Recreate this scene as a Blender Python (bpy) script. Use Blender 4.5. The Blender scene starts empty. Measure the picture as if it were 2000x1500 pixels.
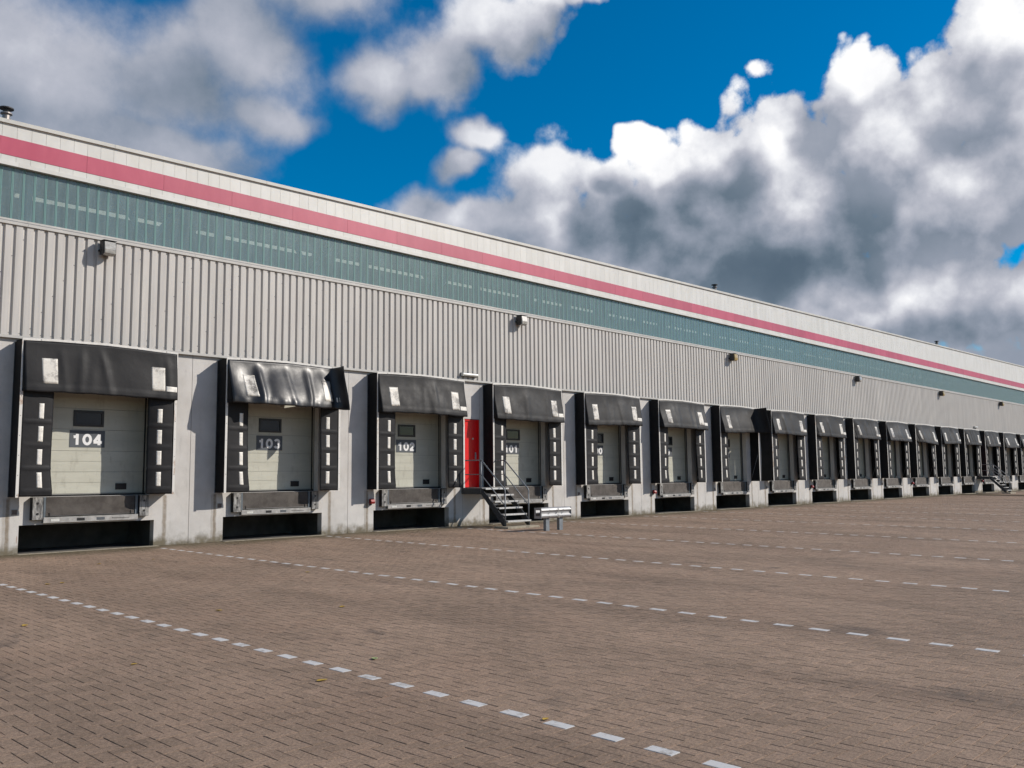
import bpy, math, random
import numpy as np
from mathutils import Matrix, Vector

random.seed(7)
S = bpy.context.scene
COL = S.collection

# ------------------------------------------------------------------ camera
YAW, PITCH, ROLL = 0.81218, 0.102435, -0.009988
FPX = 1753.456                       # focal length in pixels of the 2000 px wide photograph
CAM = Vector((-6.6035, -21.0671, 1.5511))
fwd = Vector((math.sin(YAW) * math.cos(PITCH), math.cos(YAW) * math.cos(PITCH), math.sin(PITCH)))
rt0 = Vector((math.cos(YAW), -math.sin(YAW), 0.0))
up0 = rt0.cross(fwd)
RT = rt0 * math.cos(ROLL) + up0 * math.sin(ROLL)
UP = up0 * math.cos(ROLL) - rt0 * math.sin(ROLL)
cam = bpy.data.cameras.new('camera')
cam.sensor_fit = 'HORIZONTAL'
cam.sensor_width = 36.0
cam.lens = FPX * 36.0 / 2000.0
cam.clip_start, cam.clip_end = 0.1, 5000.0
camo = bpy.data.objects.new('camera', cam)
COL.objects.link(camo)
m = Matrix((RT, UP, -fwd)).transposed().to_4x4()
m.translation = CAM
camo.matrix_world = m
S.camera = camo

SLOPE = 0.0090                       # the yard falls away from the building


def pix_dir(u, v):
    return (fwd + RT * ((u - 1000.0) / FPX) - UP * ((v - 750.0) / FPX)).normalized()


def pix_ground(u, v):
    d = pix_dir(u, v)
    t = (SLOPE * CAM.y - CAM.z) / (d.z - SLOPE * d.y)
    return CAM + d * t


def to_pix(x, y, z):
    q = Vector((x, y, z)) - CAM
    w = q.dot(fwd)
    if w < 0.2:
        return None
    return 1000 + FPX * q.dot(RT) / w, 750 - FPX * q.dot(UP) / w, w


# ------------------------------------------------------------------ sun, exposure
LIGHT = Vector((-1.18, 1.0, -0.958)).normalized()     # the way sunlight travels
sun = bpy.data.lights.new('sun', 'SUN')
sun.energy = 4.2
sun.angle = math.radians(0.53)
sun.color = (1.0, 0.93, 0.84)
suno = bpy.data.objects.new('sun', sun)
COL.objects.link(suno)
suno.location = (40, -60, 60)
suno.rotation_euler = LIGHT.to_track_quat('-Z', 'Y').to_euler()
SUN_EL = math.asin(-LIGHT.z)
SUN_AZ = math.atan2(-LIGHT.x, -LIGHT.y)               # from +Y towards +X

S.view_settings.view_transform = 'Standard'
S.view_settings.look = 'None'
S.view_settings.gamma = 1.0
S.view_settings.exposure = 0.12
S.view_settings.use_curve_mapping = False
S.render.engine = 'CYCLES'
S.cycles.use_denoising = True
S.cycles.use_adaptive_sampling = True
S.cycles.adaptive_threshold = 0.015
S.cycles.adaptive_min_samples = 16
S.cycles.max_bounces = 6
S.cycles.diffuse_bounces = 3
S.cycles.glossy_bounces = 3
S.cycles.transparent_max_bounces = 12
S.cycles.caustics_reflective = False
S.cycles.caustics_refractive = False
S.cycles.sample_clamp_indirect = 6.0


# ------------------------------------------------------------------ node helper
class NT:
    def __init__(self, tree):
        self.t = tree

    def put(self, sock, v):
        if isinstance(v, bpy.types.NodeSocket):
            self.t.links.new(v, sock)
        elif v is not None:
            if sock.type == 'RGBA' and len(v) == 3:
                v = (*v, 1.0)
            sock.default_value = v

    def n(self, typ, **kw):
        nd = self.t.nodes.new(typ)
        for k, v in kw.items():
            setattr(nd, k, v)
        return nd

    def math(self, op, a, b=None, c=None, clamp=False):
        nd = self.n('ShaderNodeMath', operation=op, use_clamp=clamp)
        for i, v in enumerate((a, b, c)):
            if v is not None:
                self.put(nd.inputs[i], v)
        return nd.outputs[0]

    def vec(self, op, a, b=None, c=None, scale=None, out=0):
        nd = self.n('ShaderNodeVectorMath', operation=op)
        for i, v in enumerate((a, b, c)):
            if v is not None:
                self.put(nd.inputs[i], v)
        if scale is not None:
            self.put(nd.inputs['Scale'], scale)
        return nd.outputs[out]

    def noise(self, vec, scale, detail=4.0, rough=0.5, lac=2.0, color=False, dist=0.0):
        nd = self.n('ShaderNodeTexNoise')
        self.put(nd.inputs['Vector'], vec)
        self.put(nd.inputs['Scale'], scale)
        self.put(nd.inputs['Detail'], detail)
        self.put(nd.inputs['Roughness'], rough)
        self.put(nd.inputs['Lacunarity'], lac)
        self.put(nd.inputs['Distortion'], dist)
        return nd.outputs['Color' if color else 'Fac']

    def ramp(self, x, lo, hi, a=0.0, b=1.0, smooth=True):
        nd = self.n('ShaderNodeMapRange', interpolation_type='SMOOTHSTEP' if smooth else 'LINEAR')
        for k, v in (('Value', x), ('From Min', lo), ('From Max', hi), ('To Min', a), ('To Max', b)):
            self.put(nd.inputs[k], v)
        return nd.outputs[0]

    def mix(self, f, a, b, mode='MIX'):
        nd = self.n('ShaderNodeMix', data_type='RGBA', blend_type=mode)
        self.put(nd.inputs['Factor'], f)
        self.put(nd.inputs['A'], a) if False else self.put(nd.inputs[6], a)
        self.put(nd.inputs[7], b)
        return nd.outputs[2]

    def curve(self, x, stops):
        nd = self.n('ShaderNodeValToRGB')
        el = nd.color_ramp.elements
        while len(el) < len(stops):
            el.new(0.5)
        for e, (p, c) in zip(el, stops):
            e.position = p
            e.color = (*c, 1.0)
        self.put(nd.inputs[0], x)
        return nd.outputs[0]


# ------------------------------------------------------------------ world: clear blue sky with cumulus
W = bpy.data.worlds.new('World')
S.world = W
W.use_nodes = True
W.node_tree.nodes.clear()


def ae(u, v):
    d = pix_dir(u, v)
    return math.atan2(d.x, d.y), math.asin(d.z)


# where cloud heaps stand in the sky: direction (taken from the photograph) and angular half-size
CLOUDS = [(50, 130, 330, 190), (30, 290, 330, 150), (330, 170, 210, 130), (490, 90, 160, 130), (520, 225, 110, 65),
          (300, 300, 240, 80), (570, -60, 260, 110),
          (740, 150, 120, 80), (860, 130, 120, 90), (970, 50, 170, 80), (1100, -20, 140, 60),
          (935, 258, 76, 64), (908, 330, 62, 52), (1090, 340, 130, 95), (1190, 360, 90, 80), (1080, 450, 230, 90),
          (870, 430, 140, 60), (1250, 275, 48, 36),
          (1310, 330, 80, 60), (1400, 310, 120, 100), (1340, 430, 190, 130), (1490, 270, 120, 110), (1650, 190, 105, 105),
          (1720, 290, 220, 170), (1850, 190, 140, 120), (1990, 90, 150, 130), (1530, 440, 340, 190),
          (1830, 400, 260, 180), (1280, 510, 240, 130), (1700, 590, 360, 120), (2010, 620, 260, 130), (2130, 300, 230, 300),
          (1500, 650, 420, 90), (1950, 740, 300, 70)]
DARKS = [(1215, 490, 140, 75, 0.46), (1330, 465, 190, 115, 0.48), (1410, 400, 120, 85, 0.34), (1490, 530, 280, 90, 0.46),
         (1610, 480, 190, 100, 0.36), (1800, 450, 170, 60, 0.20), (1870, 640, 230, 40, 0.34), (330, 170, 130, 60, 0.20), (100, 250, 220, 60, 0.12),
         (1020, 480, 180, 45, 0.16), (1920, 275, 90, 40, 0.16)]

t = NT(W.node_tree)
tc = t.n('ShaderNodeTexCoord').outputs['Generated']
dirv = t.vec('NORMALIZE', tc)


def az_el(d):
    s_ = t.n('ShaderNodeSeparateXYZ')
    t.put(s_.inputs[0], d)
    c = t.n('ShaderNodeCombineXYZ')
    a_ = t.math('ARCTAN2', s_.outputs[0], s_.outputs[1])
    t.put(c.inputs[0], a_)
    t.put(c.inputs[1], t.math('ARCSINE', s_.outputs[2]))
    return c.outputs[0], a_


def blob_dist(p, u, v, ru, rv):
    a_, e_ = ae(u, v)
    ir = (FPX / ru, FPX / rv, 0.0)
    return t.vec('LENGTH', t.vec('MULTIPLY_ADD', p, ir, (-a_ * ir[0], -e_ * ir[1], 0.0)), out=1)


pv, az = az_el(dirv)
# clouds towards the left of the view are thin and hazy, the big heap is dense
crisp = t.ramp(az, ae(600, 200)[0], ae(1350, 300)[0], 0.0, 1.0)
w1 = t.vec('SUBTRACT', t.noise(dirv, 5.0, 2.0, color=True), (0.5, 0.5, 0.5))
w2 = t.vec('SUBTRACT', t.noise(dirv, 18.0, 2.0, color=True), (0.5, 0.5, 0.5))
warp = t.vec('ADD', t.vec('SCALE', w1, scale=0.070), t.vec('SCALE', w2, scale=0.050))
a0, e0 = ae(1000, 300)
low = t.noise(t.vec('MULTIPLY', dirv, (1.0, 1.0, 2.2)), 2.6, 1.0)


def field(p):
    q_ = t.vec('ADD', p, warp)
    f_ = None
    for b_ in CLOUDS:
        k_ = blob_dist(q_, *b_)
        f_ = k_ if f_ is None else t.math('SMOOTH_MIN', f_, k_, 0.26)
    f_ = t.math('SUBTRACT', 1.0, f_)
    # beyond the picture the same kind of broken cumulus goes on all round
    fr = t.vec('LENGTH', t.vec('MULTIPLY', t.vec('SUBTRACT', p, (a0, e0, 0.0)), (1 / 0.66, 1 / 0.42, 0.0)), out=1)
    gg = t.math('ADD', t.math('MULTIPLY', low, 5.0), t.ramp(fr, 1.0, 1.25, -6.3, -2.3))
    return t.math('MINIMUM', t.math('MAXIMUM', t.math('MAXIMUM', f_, gg), -1.0), 0.9)


sd = Vector((-LIGHT.x, -LIGHT.y, -LIGHT.z))
offs = (Vector((0, 0, 1)) * 0.75 + sd * 0.65) * 0.050
dir2 = t.vec('NORMALIZE', t.vec('ADD', dirv, tuple(offs)))
pv2, _ = az_el(dir2)
fbw = t.ramp(crisp, 0.0, 1.0, 1.05, 1.15, smooth=False)
fb0 = t.math('MULTIPLY', t.math('SUBTRACT', t.noise(dirv, 12.0, 6.0, 0.60), 0.5), fbw)
fb1 = t.math('MULTIPLY', t.math('SUBTRACT', t.noise(dir2, 12.0, 3.0, 0.56), 0.5), fbw)
vo = t.n('ShaderNodeTexVoronoi', feature='F1')
t.put(vo.inputs['Vector'], t.vec('ADD', dirv, t.vec('SCALE', w2, scale=0.05)))
t.put(vo.inputs['Scale'], 22.0)
vo.inputs['Detail'].default_value = 1.0
vo.inputs['Roughness'].default_value = 0.5
bil = t.math('MULTIPLY', t.math('SUBTRACT', 0.42, vo.outputs['Distance']), t.ramp(crisp, 0.0, 1.0, 0.08, 0.46, smooth=False))
C0 = t.math('ADD', field(pv), fb0)
C1 = t.math('ADD', field(pv2), fb1)
D0 = t.math('ADD', C0, bil)
pw2 = t.vec('ADD', t.vec('ADD', pv, t.vec('SCALE', w1, scale=0.06)), t.vec('SCALE', w2, scale=0.045))
DK = None
for (u, v, ru, rv, s_) in DARKS:
    k_ = t.math('MULTIPLY', t.ramp(blob_dist(pw2, u, v, ru, rv), 1.45, 0.1), s_)
    DK = k_ if DK is None else t.math('SMOOTH_MAX', DK, k_, 0.08)
hi = t.ramp(crisp, 0.0, 1.0, 0.66, 0.13, smooth=False)
alpha = t.math('MULTIPLY', t.ramp(D0, -0.06, hi), t.ramp(crisp, 0.0, 1.0, 0.96, 1.0, smooth=False))
emb = t.math('MULTIPLY', t.math('ADD', t.math('SUBTRACT', C0, C1), t.math('MULTIPLY', bil, 0.75)), t.ramp(crisp, 0.0, 1.0, 0.22, 0.62, smooth=False))
emb = t.math('MAXIMUM', t.math('MINIMUM', emb, 0.30), -0.24)
sh = t.math('ADD', t.ramp(crisp, 0.0, 1.0, 0.53, 0.74, smooth=False), emb)
sh = t.math('SUBTRACT', sh, DK)
sh = t.math('ADD', sh, t.math('MULTIPLY', fb0, 0.26))
ccol = t.curve(sh, [(0.0, (0.085, 0.125, 0.172)), (0.18, (0.130, 0.175, 0.228)), (0.42, (0.265, 0.300, 0.370)),
                    (0.65, (0.46, 0.475, 0.54)), (0.86, (0.74, 0.75, 0.79)), (1.0, (0.93, 0.93, 0.94))])
sky = t.n('ShaderNodeTexSky', sky_type='NISHITA')
sky.sun_disc = False
sky.sun_elevation = SUN_EL
sky.sun_rotation = SUN_AZ
sky.altitude = 20.0
sky.air_density = 1.0
sky.dust_density = 0.25
sky.ozone_density = 3.0
hs = t.n('ShaderNodeHueSaturation')
t.put(hs.inputs['Hue'], 0.497)
t.put(hs.inputs['Saturation'], 1.75)
t.put(hs.inputs['Value'], 1.0)
t.put(hs.inputs['Color'], sky.outputs[0])
BG = 0.10
cl = t.vec('SCALE', ccol, scale=1.0 / BG)
final = t.mix(alpha, hs.outputs[0], cl)
bg = t.n('ShaderNodeBackground')
t.put(bg.inputs['Color'], final)
bg.inputs['Strength'].default_value = BG
wo = t.n('ShaderNodeOutputWorld')
W.node_tree.links.new(bg.outputs[0], wo.inputs[0])
W.cycles.sampling_method = 'NONE'

# ------------------------------------------------------------------ materials
MATS = {}


def mat(name, color, rough=0.6, metal=0.0, spec=0.5, vary=0.0, vscale=6.0, bump=0.0, bscale=40.0, build=None, coat=0.0):
    mt = bpy.data.materials.new(name)
    mt.use_nodes = True
    q = NT(mt.node_tree)
    bs = mt.node_tree.nodes['Principled BSDF']
    pos = q.n('ShaderNodeNewGeometry').outputs['Position']
    c = color
    if vary:
        f = q.noise(pos, vscale, 6.0, 0.6)
        f2 = q.ramp(f, 0.3, 0.7, 1.0 - vary, 1.0 + vary * 0.6, smooth=False)
        c = q.vec('SCALE', (color[0], color[1], color[2]), scale=f2)
    q.put(bs.inputs['Base Color'], c)
    bs.inputs['Roughness'].default_value = rough
    bs.inputs['Metallic'].default_value = metal
    bs.inputs['Specular IOR Level'].default_value = spec
    bs.inputs['Coat Weight'].default_value = coat
    if bump:
        bn = q.n('ShaderNodeBump')
        bn.inputs['Strength'].default_value = 0.6
        bn.inputs['Distance'].default_value = bump
        q.put(bn.inputs['Height'], q.noise(pos, bscale, 5.0, 0.6))
        q.put(bs.inputs['Normal'], bn.outputs[0])
    if build:
        build(q, bs, pos)
    MATS[name] = mt
    return mt


BAY = 4.75


def concrete_nodes(q, bs, pos):
    s = q.n('ShaderNodeSeparateXYZ')
    q.put(s.inputs[0], pos)
    x, z = s.outputs[0], s.outputs[2]
    big = q.noise(pos, 1.3, 5.0, 0.6)
    fine = q.noise(pos, 55.0, 3.0, 0.7)
    c = q.mix(q.ramp(big, 0.3, 0.7), (0.51, 0.49, 0.465), (0.61, 0.59, 0.565))
    c = q.mix(q.ramp(fine, 0.56, 0.70, 0.0, 0.55), c, (0.33, 0.32, 0.30))
    mid = q.noise(q.vec('MULTIPLY', pos, (2.0, 2.0, 0.7)), 2.6, 6.0, 0.65)
    c = q.mix(q.ramp(mid, 0.54, 0.74, 0.0, 0.45), c, (0.36, 0.35, 0.33))
    # run-off streaks below the lower corners of each dock shelter
    wob = q.math('MULTIPLY', q.math('SUBTRACT', q.noise(q.vec('MULTIPLY', pos, (0.3, 1.0, 3.0)), 1.6, 4.0), 0.5), 0.05)
    st = None
    for off, wd, sg in ((-0.02, 0.045, 0.8), (3.43, 0.05, 0.7), (4.66, 0.03, 0.35)):
        u = q.math('SUBTRACT', q.math('FLOORED_MODULO', q.math('ADD', x, 40 * BAY + BAY / 2 - off), BAY), BAY / 2)
        d = q.math('ABSOLUTE', q.math('ADD', u, wob))
        f = q.math('MULTIPLY', q.ramp(d, wd * 0.35, wd * 1.5, 1.0, 0.0), sg)
        st = f if st is None else q.math('MAXIMUM', st, f)
    st = q.math('MULTIPLY', st, q.ramp(z, 1.15, 1.22, 1.0, 0.0))
    st = q.math('MULTIPLY', st, q.ramp(q.noise(pos, 7.0, 5.0, 0.7), 0.2, 0.6, 0.45, 1.0))
    c = q.mix(st, c, (0.17, 0.125, 0.075))
    # short rust marks
    rs = q.noise(q.vec('MULTIPLY', pos, (9.0, 1.0, 0.9)), 1.0, 2.0)
    c = q.mix(q.ramp(rs, 0.745, 0.775, 0.0, 0.75), c, (0.26, 0.10, 0.045))
    # splash dirt and algae at the foot
    edge = q.math('ADD', z, q.math('MULTIPLY', q.math('SUBTRACT', q.noise(pos, 3.2, 5.0, 0.65), 0.5), 0.75))
    c = q.mix(q.ramp(edge, -0.05, 0.30, 0.95, 0.0), c, (0.150, 0.128, 0.085))
    q.put(bs.inputs['Base Color'], c)
    bn = q.n('ShaderNodeBump')
    bn.inputs['Strength'].default_value = 0.35
    bn.inputs['Distance'].default_value = 0.006
    q.put(bn.inputs['Height'], q.noise(pos, 60.0, 5.0, 0.7))
    q.put(bs.inputs['Normal'], bn.outputs[0])


mat('concrete', (0.55, 0.54, 0.52), 0.9, spec=0.25, build=concrete_nodes)
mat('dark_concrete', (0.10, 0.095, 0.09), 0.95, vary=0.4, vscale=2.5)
mat('slab_concrete', (0.30, 0.265, 0.20), 0.95, vary=0.4, vscale=9.0, bump=0.01, bscale=30)


def cladding_nodes(q, bs, pos):
    big = q.noise(q.vec('MULTIPLY', pos, (1.0, 1.0, 0.25)), 1.7, 5.0, 0.6)
    c = q.mix(q.ramp(big, 0.3, 0.72), (0.50, 0.475, 0.445), (0.56, 0.535, 0.50))
    info = q.n('ShaderNodeObjectInfo').outputs['Random']
    c = q.vec('SCALE', c, scale=q.ramp(info, 0.0, 1.0, 0.965, 1.03, smooth=False))
    sm = q.noise(q.vec('MULTIPLY', pos, (2.5, 1.0, 0.6)), 1.4, 6.0, 0.7)
    c = q.mix(q.ramp(sm, 0.60, 0.80, 0.0, 0.4), c, (0.33, 0.31, 0.28))
    rn_ = q.noise(q.vec('MULTIPLY', pos, (9.0, 1.0, 0.22)), 1.0, 5.0, 0.6)
    c = q.vec('SCALE', c, scale=q.ramp(rn_, 0.35, 0.68, 1.03, 0.90))
    q.put(bs.inputs['Base Color'], c)


mat('cladding', (0.5, 0.49, 0.46), 0.42, spec=0.45, build=cladding_nodes)


def panel_nodes(c0, c1, amt=0.04):
    def f(q, bs, pos):
        big = q.noise(q.vec('MULTIPLY', pos, (1.5, 1.0, 0.5)), 1.5, 5.0, 0.6)
        c = q.mix(q.ramp(big, 0.3, 0.7), c0, c1)
        info = q.n('ShaderNodeObjectInfo').outputs['Random']
        c = q.vec('SCALE', c, scale=q.ramp(info, 0.0, 1.0, 1.0 - amt, 1.0 + amt, smooth=False))
        q.put(bs.inputs['Base Color'], c)
    return f


mat('white_panel', (0.66, 0.65, 0.61), 0.4, build=panel_nodes((0.60, 0.59, 0.55), (0.67, 0.66, 0.63)))
mat('red_panel', (0.45, 0.08, 0.13), 0.42, build=panel_nodes((0.44, 0.062, 0.115), (0.49, 0.085, 0.14), 0.07))
mat('flashing', (0.50, 0.485, 0.455), 0.45, vary=0.12, vscale=3.0)
mat('coping', (0.56, 0.55, 0.51), 0.45, vary=0.15, vscale=2.0)
mat('sill_dark', (0.20, 0.195, 0.20), 0.45, vary=0.2)
mat('screw', (0.10, 0.10, 0.11), 0.5, metal=0.4)
mat('aluminium', (0.70, 0.68, 0.64), 0.5, metal=0.0, vary=0.16, vscale=9.0)


def rusty_alu(q, bs, pos):
    r = q.noise(q.vec('MULTIPLY', pos, (3.0, 3.0, 1.0)), 1.3, 5.0, 0.7)
    c = q.mix(q.ramp(r, 0.56, 0.68, 0.0, 0.85), (0.68, 0.66, 0.62), (0.33, 0.17, 0.075))
    q.put(bs.inputs['Base Color'], c)


mat('edge_strip', (0.68, 0.66, 0.62), 0.5, build=rusty_alu)


def curtain_nodes(q, bs, pos):
    big = q.noise(pos, 2.2, 6.0, 0.65)
    c = q.mix(q.ramp(big, 0.35, 0.7), (0.0085, 0.0085, 0.0098), (0.017, 0.0165, 0.018))
    dust = q.noise(q.vec('MULTIPLY', pos, (1.0, 1.0, 0.5)), 7.0, 6.0, 0.7)
    c = q.mix(q.ramp(dust, 0.60, 0.84, 0.0, 0.4), c, (0.050, 0.046, 0.043))
    q.put(bs.inputs['Base Color'], c)
    q.put(bs.inputs['Roughness'], q.ramp(big, 0.3, 0.75, 0.50, 0.68))
    bn = q.n('ShaderNodeBump')
    bn.inputs['Strength'].default_value = 0.5
    bn.inputs['Distance'].default_value = 0.009
    q.put(bn.inputs['Height'], q.noise(pos, 5.0, 5.0, 0.55))
    q.put(bs.inputs['Normal'], bn.outputs[0])


mat('curtain', (0.03, 0.03, 0.033), 0.42, spec=0.27, build=curtain_nodes)


def gloss_nodes(q, bs, pos):
    curtain_nodes(q, bs, pos)
    q.put(bs.inputs['Roughness'], q.ramp(q.noise(pos, 3.0, 4.0), 0.3, 0.7, 0.36, 0.50))


mat('glossy_curtain', (0.03, 0.03, 0.033), 0.3, spec=0.6, build=gloss_nodes)
mat('black_sheet', (0.010, 0.010, 0.011), 0.75, vary=0.3, spec=0.25)


def sticker_nodes(q, bs, pos):
    rr = q.n('ShaderNodeObjectInfo').outputs['Random']
    pos = q.vec('ADD', pos, q.vec('SCALE', (31.0, 17.0, 23.0), scale=rr))
    n1 = q.noise(pos, 2.4, 6.0, 0.7)
    n2 = q.noise(pos, 22.0, 5.0, 0.7)
    c = q.mix(q.ramp(n2, 0.35, 0.75), (0.66, 0.63, 0.57), (0.56, 0.53, 0.48))
    c = q.mix(q.ramp(n1, 0.45, 0.62, 0.0, 0.88), c, (0.11, 0.10, 0.092))
    q.put(bs.inputs['Base Color'], c)


mat('sticker', (0.6, 0.57, 0.5), 0.45, build=sticker_nodes)
mat('strip_sticker', (0.74, 0.71, 0.65), 0.45, vary=0.25, vscale=12.0)


def door_nodes(q, bs, pos):
    big = q.noise(q.vec('MULTIPLY', pos, (0.6, 1.0, 2.5)), 1.6, 5.0, 0.6)
    c = q.mix(q.ramp(big, 0.3, 0.72), (0.465, 0.458, 0.385), (0.525, 0.518, 0.44))
    gr = q.noise(q.vec('MULTIPLY', pos, (3.0, 1.0, 1.0)), 2.2, 6.0, 0.7)
    c = q.mix(q.ramp(gr, 0.52, 0.72, 0.0, 0.45), c, (0.30, 0.285, 0.23))
    q.put(bs.inputs['Base Color'], c)


mat('door_cream', (0.5, 0.5, 0.38), 0.45, build=door_nodes)
mat('door_seal', (0.012, 0.012, 0.013), 0.7)
mat('jamb_grey', (0.26, 0.255, 0.235), 0.7, vary=0.2)
mat('black_plastic', (0.012, 0.012, 0.013), 0.45)
mat('window_glass', (0.02, 0.028, 0.034), 0.10, spec=0.3)
mat('plate_grey', (0.085, 0.095, 0.108), 0.55, vary=0.12)
mat('digit_white', (0.80, 0.80, 0.80), 0.5)


def tread_plate(q, bs, pos):
    r = q.noise(pos, 4.0, 5.0, 0.65)
    c = q.mix(q.ramp(r, 0.3, 0.7), (0.070, 0.060, 0.053), (0.130, 0.116, 0.104))
    q.put(bs.inputs['Base Color'], c)
    s = q.n('ShaderNodeSeparateXYZ')
    q.put(s.inputs[0], pos)
    a = q.math('SINE', q.math('MULTIPLY', q.math('ADD', s.outputs[0], s.outputs[2]), 150.0))
    b = q.math('SINE', q.math('MULTIPLY', q.math('SUBTRACT', s.outputs[0], s.outputs[2]), 150.0))
    bn = q.n('ShaderNodeBump')
    bn.inputs['Strength'].default_value = 0.9
    bn.inputs['Distance'].default_value = 0.006
    q.put(bn.inputs['Height'], q.math('MULTIPLY', a, b))
    q.put(bs.inputs['Normal'], bn.outputs[0])


mat('tread_plate', (0.12, 0.1, 0.09), 0.5, metal=0.35, build=tread_plate)
mat('leveller_steel', (0.36, 0.35, 0.335), 0.6, metal=0.15, vary=0.35, vscale=8.0)
mat('leveller_blue', (0.11, 0.135, 0.155), 0.5, vary=0.25)
mat('rubber', (0.014, 0.014, 0.015), 0.8, vary=0.4)


def worn_face(q, bs, pos):
    v = q.noise(q.vec('MULTIPLY', pos, (14.0, 1.0, 3.0)), 1.2, 6.0, 0.7)
    q.put(bs.inputs['Base Color'], q.mix(q.ramp(v, 0.40, 0.62), (0.11, 0.107, 0.104), (0.38, 0.375, 0.36)))


mat('bumper_face', (0.35, 0.34, 0.33), 0.55, metal=0.2, build=worn_face)
mat('stair_steel', (0.19, 0.205, 0.22), 0.45, metal=0.25, vary=0.2, vscale=12.0)
mat('stair_dark', (0.045, 0.050, 0.056), 0.55, metal=0.1, vary=0.25)
mat('grating', (0.56, 0.56, 0.55), 0.5, metal=0.3, vary=0.25, vscale=20)


def galv_nodes(q, bs, pos):
    vo = q.n('ShaderNodeTexVoronoi')
    q.put(vo.inputs['Vector'], pos)
    q.put(vo.inputs['Scale'], 45.0)
    c = q.mix(q.noise(pos, 6.0, 4.0), q.mix(vo.outputs['Color'], (0.27, 0.28, 0.29), (0.34, 0.345, 0.35)), (0.40, 0.405, 0.41))
    q.put(bs.inputs['Base Color'], c)


mat('galvanised', (0.48, 0.485, 0.49), 0.5, metal=0.4, build=galv_nodes)
mat('galvanised_post', (0.22, 0.245, 0.27), 0.5, metal=0.4, vary=0.25)
mat('red_door', (0.72, 0.006, 0.008), 0.35, vary=0.06)
mat('red_lamp', (0.32, 0.02, 0.02), 0.4, vary=0.3)
mat('brown_box', (0.13, 0.10, 0.09), 0.7, vary=0.4, vscale=20)
mat('steel_bright', (0.55, 0.55, 0.55), 0.35, metal=0.7)
mat('lamp_housing', (0.035, 0.033, 0.032), 0.5, vary=0.2)
mat('lamp_lens', (0.42, 0.41, 0.38), 0.22, vary=0.35, vscale=14, spec=0.7)
mat('lamp_lens_amber', (0.42, 0.30, 0.10), 0.25, vary=0.3, vscale=14, spec=0.7)
mat('lamp_white', (0.62, 0.62, 0.58), 0.35, vary=0.12)
mat('vent_steel', (0.30, 0.27, 0.25), 0.4, metal=0.6, vary=0.25)
mat('vent_cap', (0.03, 0.03, 0.032), 0.6)
mat('roof_felt', (0.10, 0.10, 0.105), 0.9, vary=0.2)
mat('interior', (0.22, 0.22, 0.22), 0.9)
mat('interior_dark', (0.09, 0.09, 0.09), 0.9)
mat('blue_steel', (0.15, 0.50, 0.78), 0.5)
mat('leaf_yellow', (0.42, 0.27, 0.035), 0.6, vary=0.3, vscale=60)
mat('leaf_green', (0.33, 0.40, 0.16), 0.6, vary=0.2, vscale=60)


def tube_nodes(q, bs, pos):
    bs.inputs['Emission Color'].default_value = (1.0, 0.95, 0.82, 1)
    bs.inputs['Emission Strength'].default_value = 0.42


mat('lamp_tube', (0.8, 0.8, 0.8), 0.4, build=tube_nodes)


def glass_material():
    mt = bpy.data.materials.new('channel_glass')
    mt.use_nodes = True
    nt = mt.node_tree
    q = NT(nt)
    for n in list(nt.nodes):
        if n.type == 'BSDF_PRINCIPLED':
            nt.nodes.remove(n)
    out = nt.nodes['Material Output']
    pos = q.n('ShaderNodeNewGeometry').outputs['Position']
    info = q.n('ShaderNodeObjectInfo').outputs['Random']
    bn = q.n('ShaderNodeBump')
    bn.inputs['Strength'].default_value = 0.5
    bn.inputs['Distance'].default_value = 0.006
    q.put(bn.inputs['Height'], q.noise(pos, 38.0, 3.0, 0.6))
    tint = q.mix(info, (0.74, 0.86, 0.86), (0.84, 0.93, 0.92))
    rf = q.n('ShaderNodeBsdfTransparent')
    gr = q.noise(pos, 60.0, 2.0, 0.6)
    q.put(rf.inputs['Color'], q.vec('SCALE', tint, scale=q.ramp(gr, 0.35, 0.65, 0.72, 1.0)))
    df = q.n('ShaderNodeBsdfDiffuse')
    sp = q.noise(pos, 75.0, 2.0, 0.6)
    dc = q.mix(q.ramp(sp, 0.60, 0.74), (0.225, 0.315, 0.325), (0.60, 0.68, 0.69))
    ln = q.noise(q.vec('MULTIPLY', pos, (5.0, 1.0, 0.5)), 1.6, 4.0, 0.6)
    dc = q.vec('SCALE', dc, scale=q.ramp(ln, 0.3, 0.7, 0.8, 1.25))
    q.put(df.inputs['Color'], dc)
    m1 = q.n('ShaderNodeMixShader')
    m1.inputs[0].default_value = 0.42
    nt.links.new(rf.outputs[0], m1.inputs[1])
    nt.links.new(df.outputs[0], m1.inputs[2])
    gl = q.n('ShaderNodeBsdfGlossy')
    gl.inputs['Roughness'].default_value = 0.22
    gl.inputs['Color'].default_value = (0.78, 0.95, 0.93, 1)
    q.put(gl.inputs['Normal'], bn.outputs[0])
    fz = q.n('ShaderNodeFresnel')
    fz.inputs['IOR'].default_value = 2.0
    m2 = q.n('ShaderNodeMixShader')
    nt.links.new(fz.outputs[0], m2.inputs[0])
    nt.links.new(m1.outputs[0], m2.inputs[1])
    nt.links.new(gl.outputs[0], m2.inputs[2])
    nt.links.new(m2.outputs[0], out.inputs[0])
    MATS['channel_glass'] = mt


glass_material()
mat('glass_edge', (0.165, 0.295, 0.280), 0.3, spec=0.5)


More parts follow.
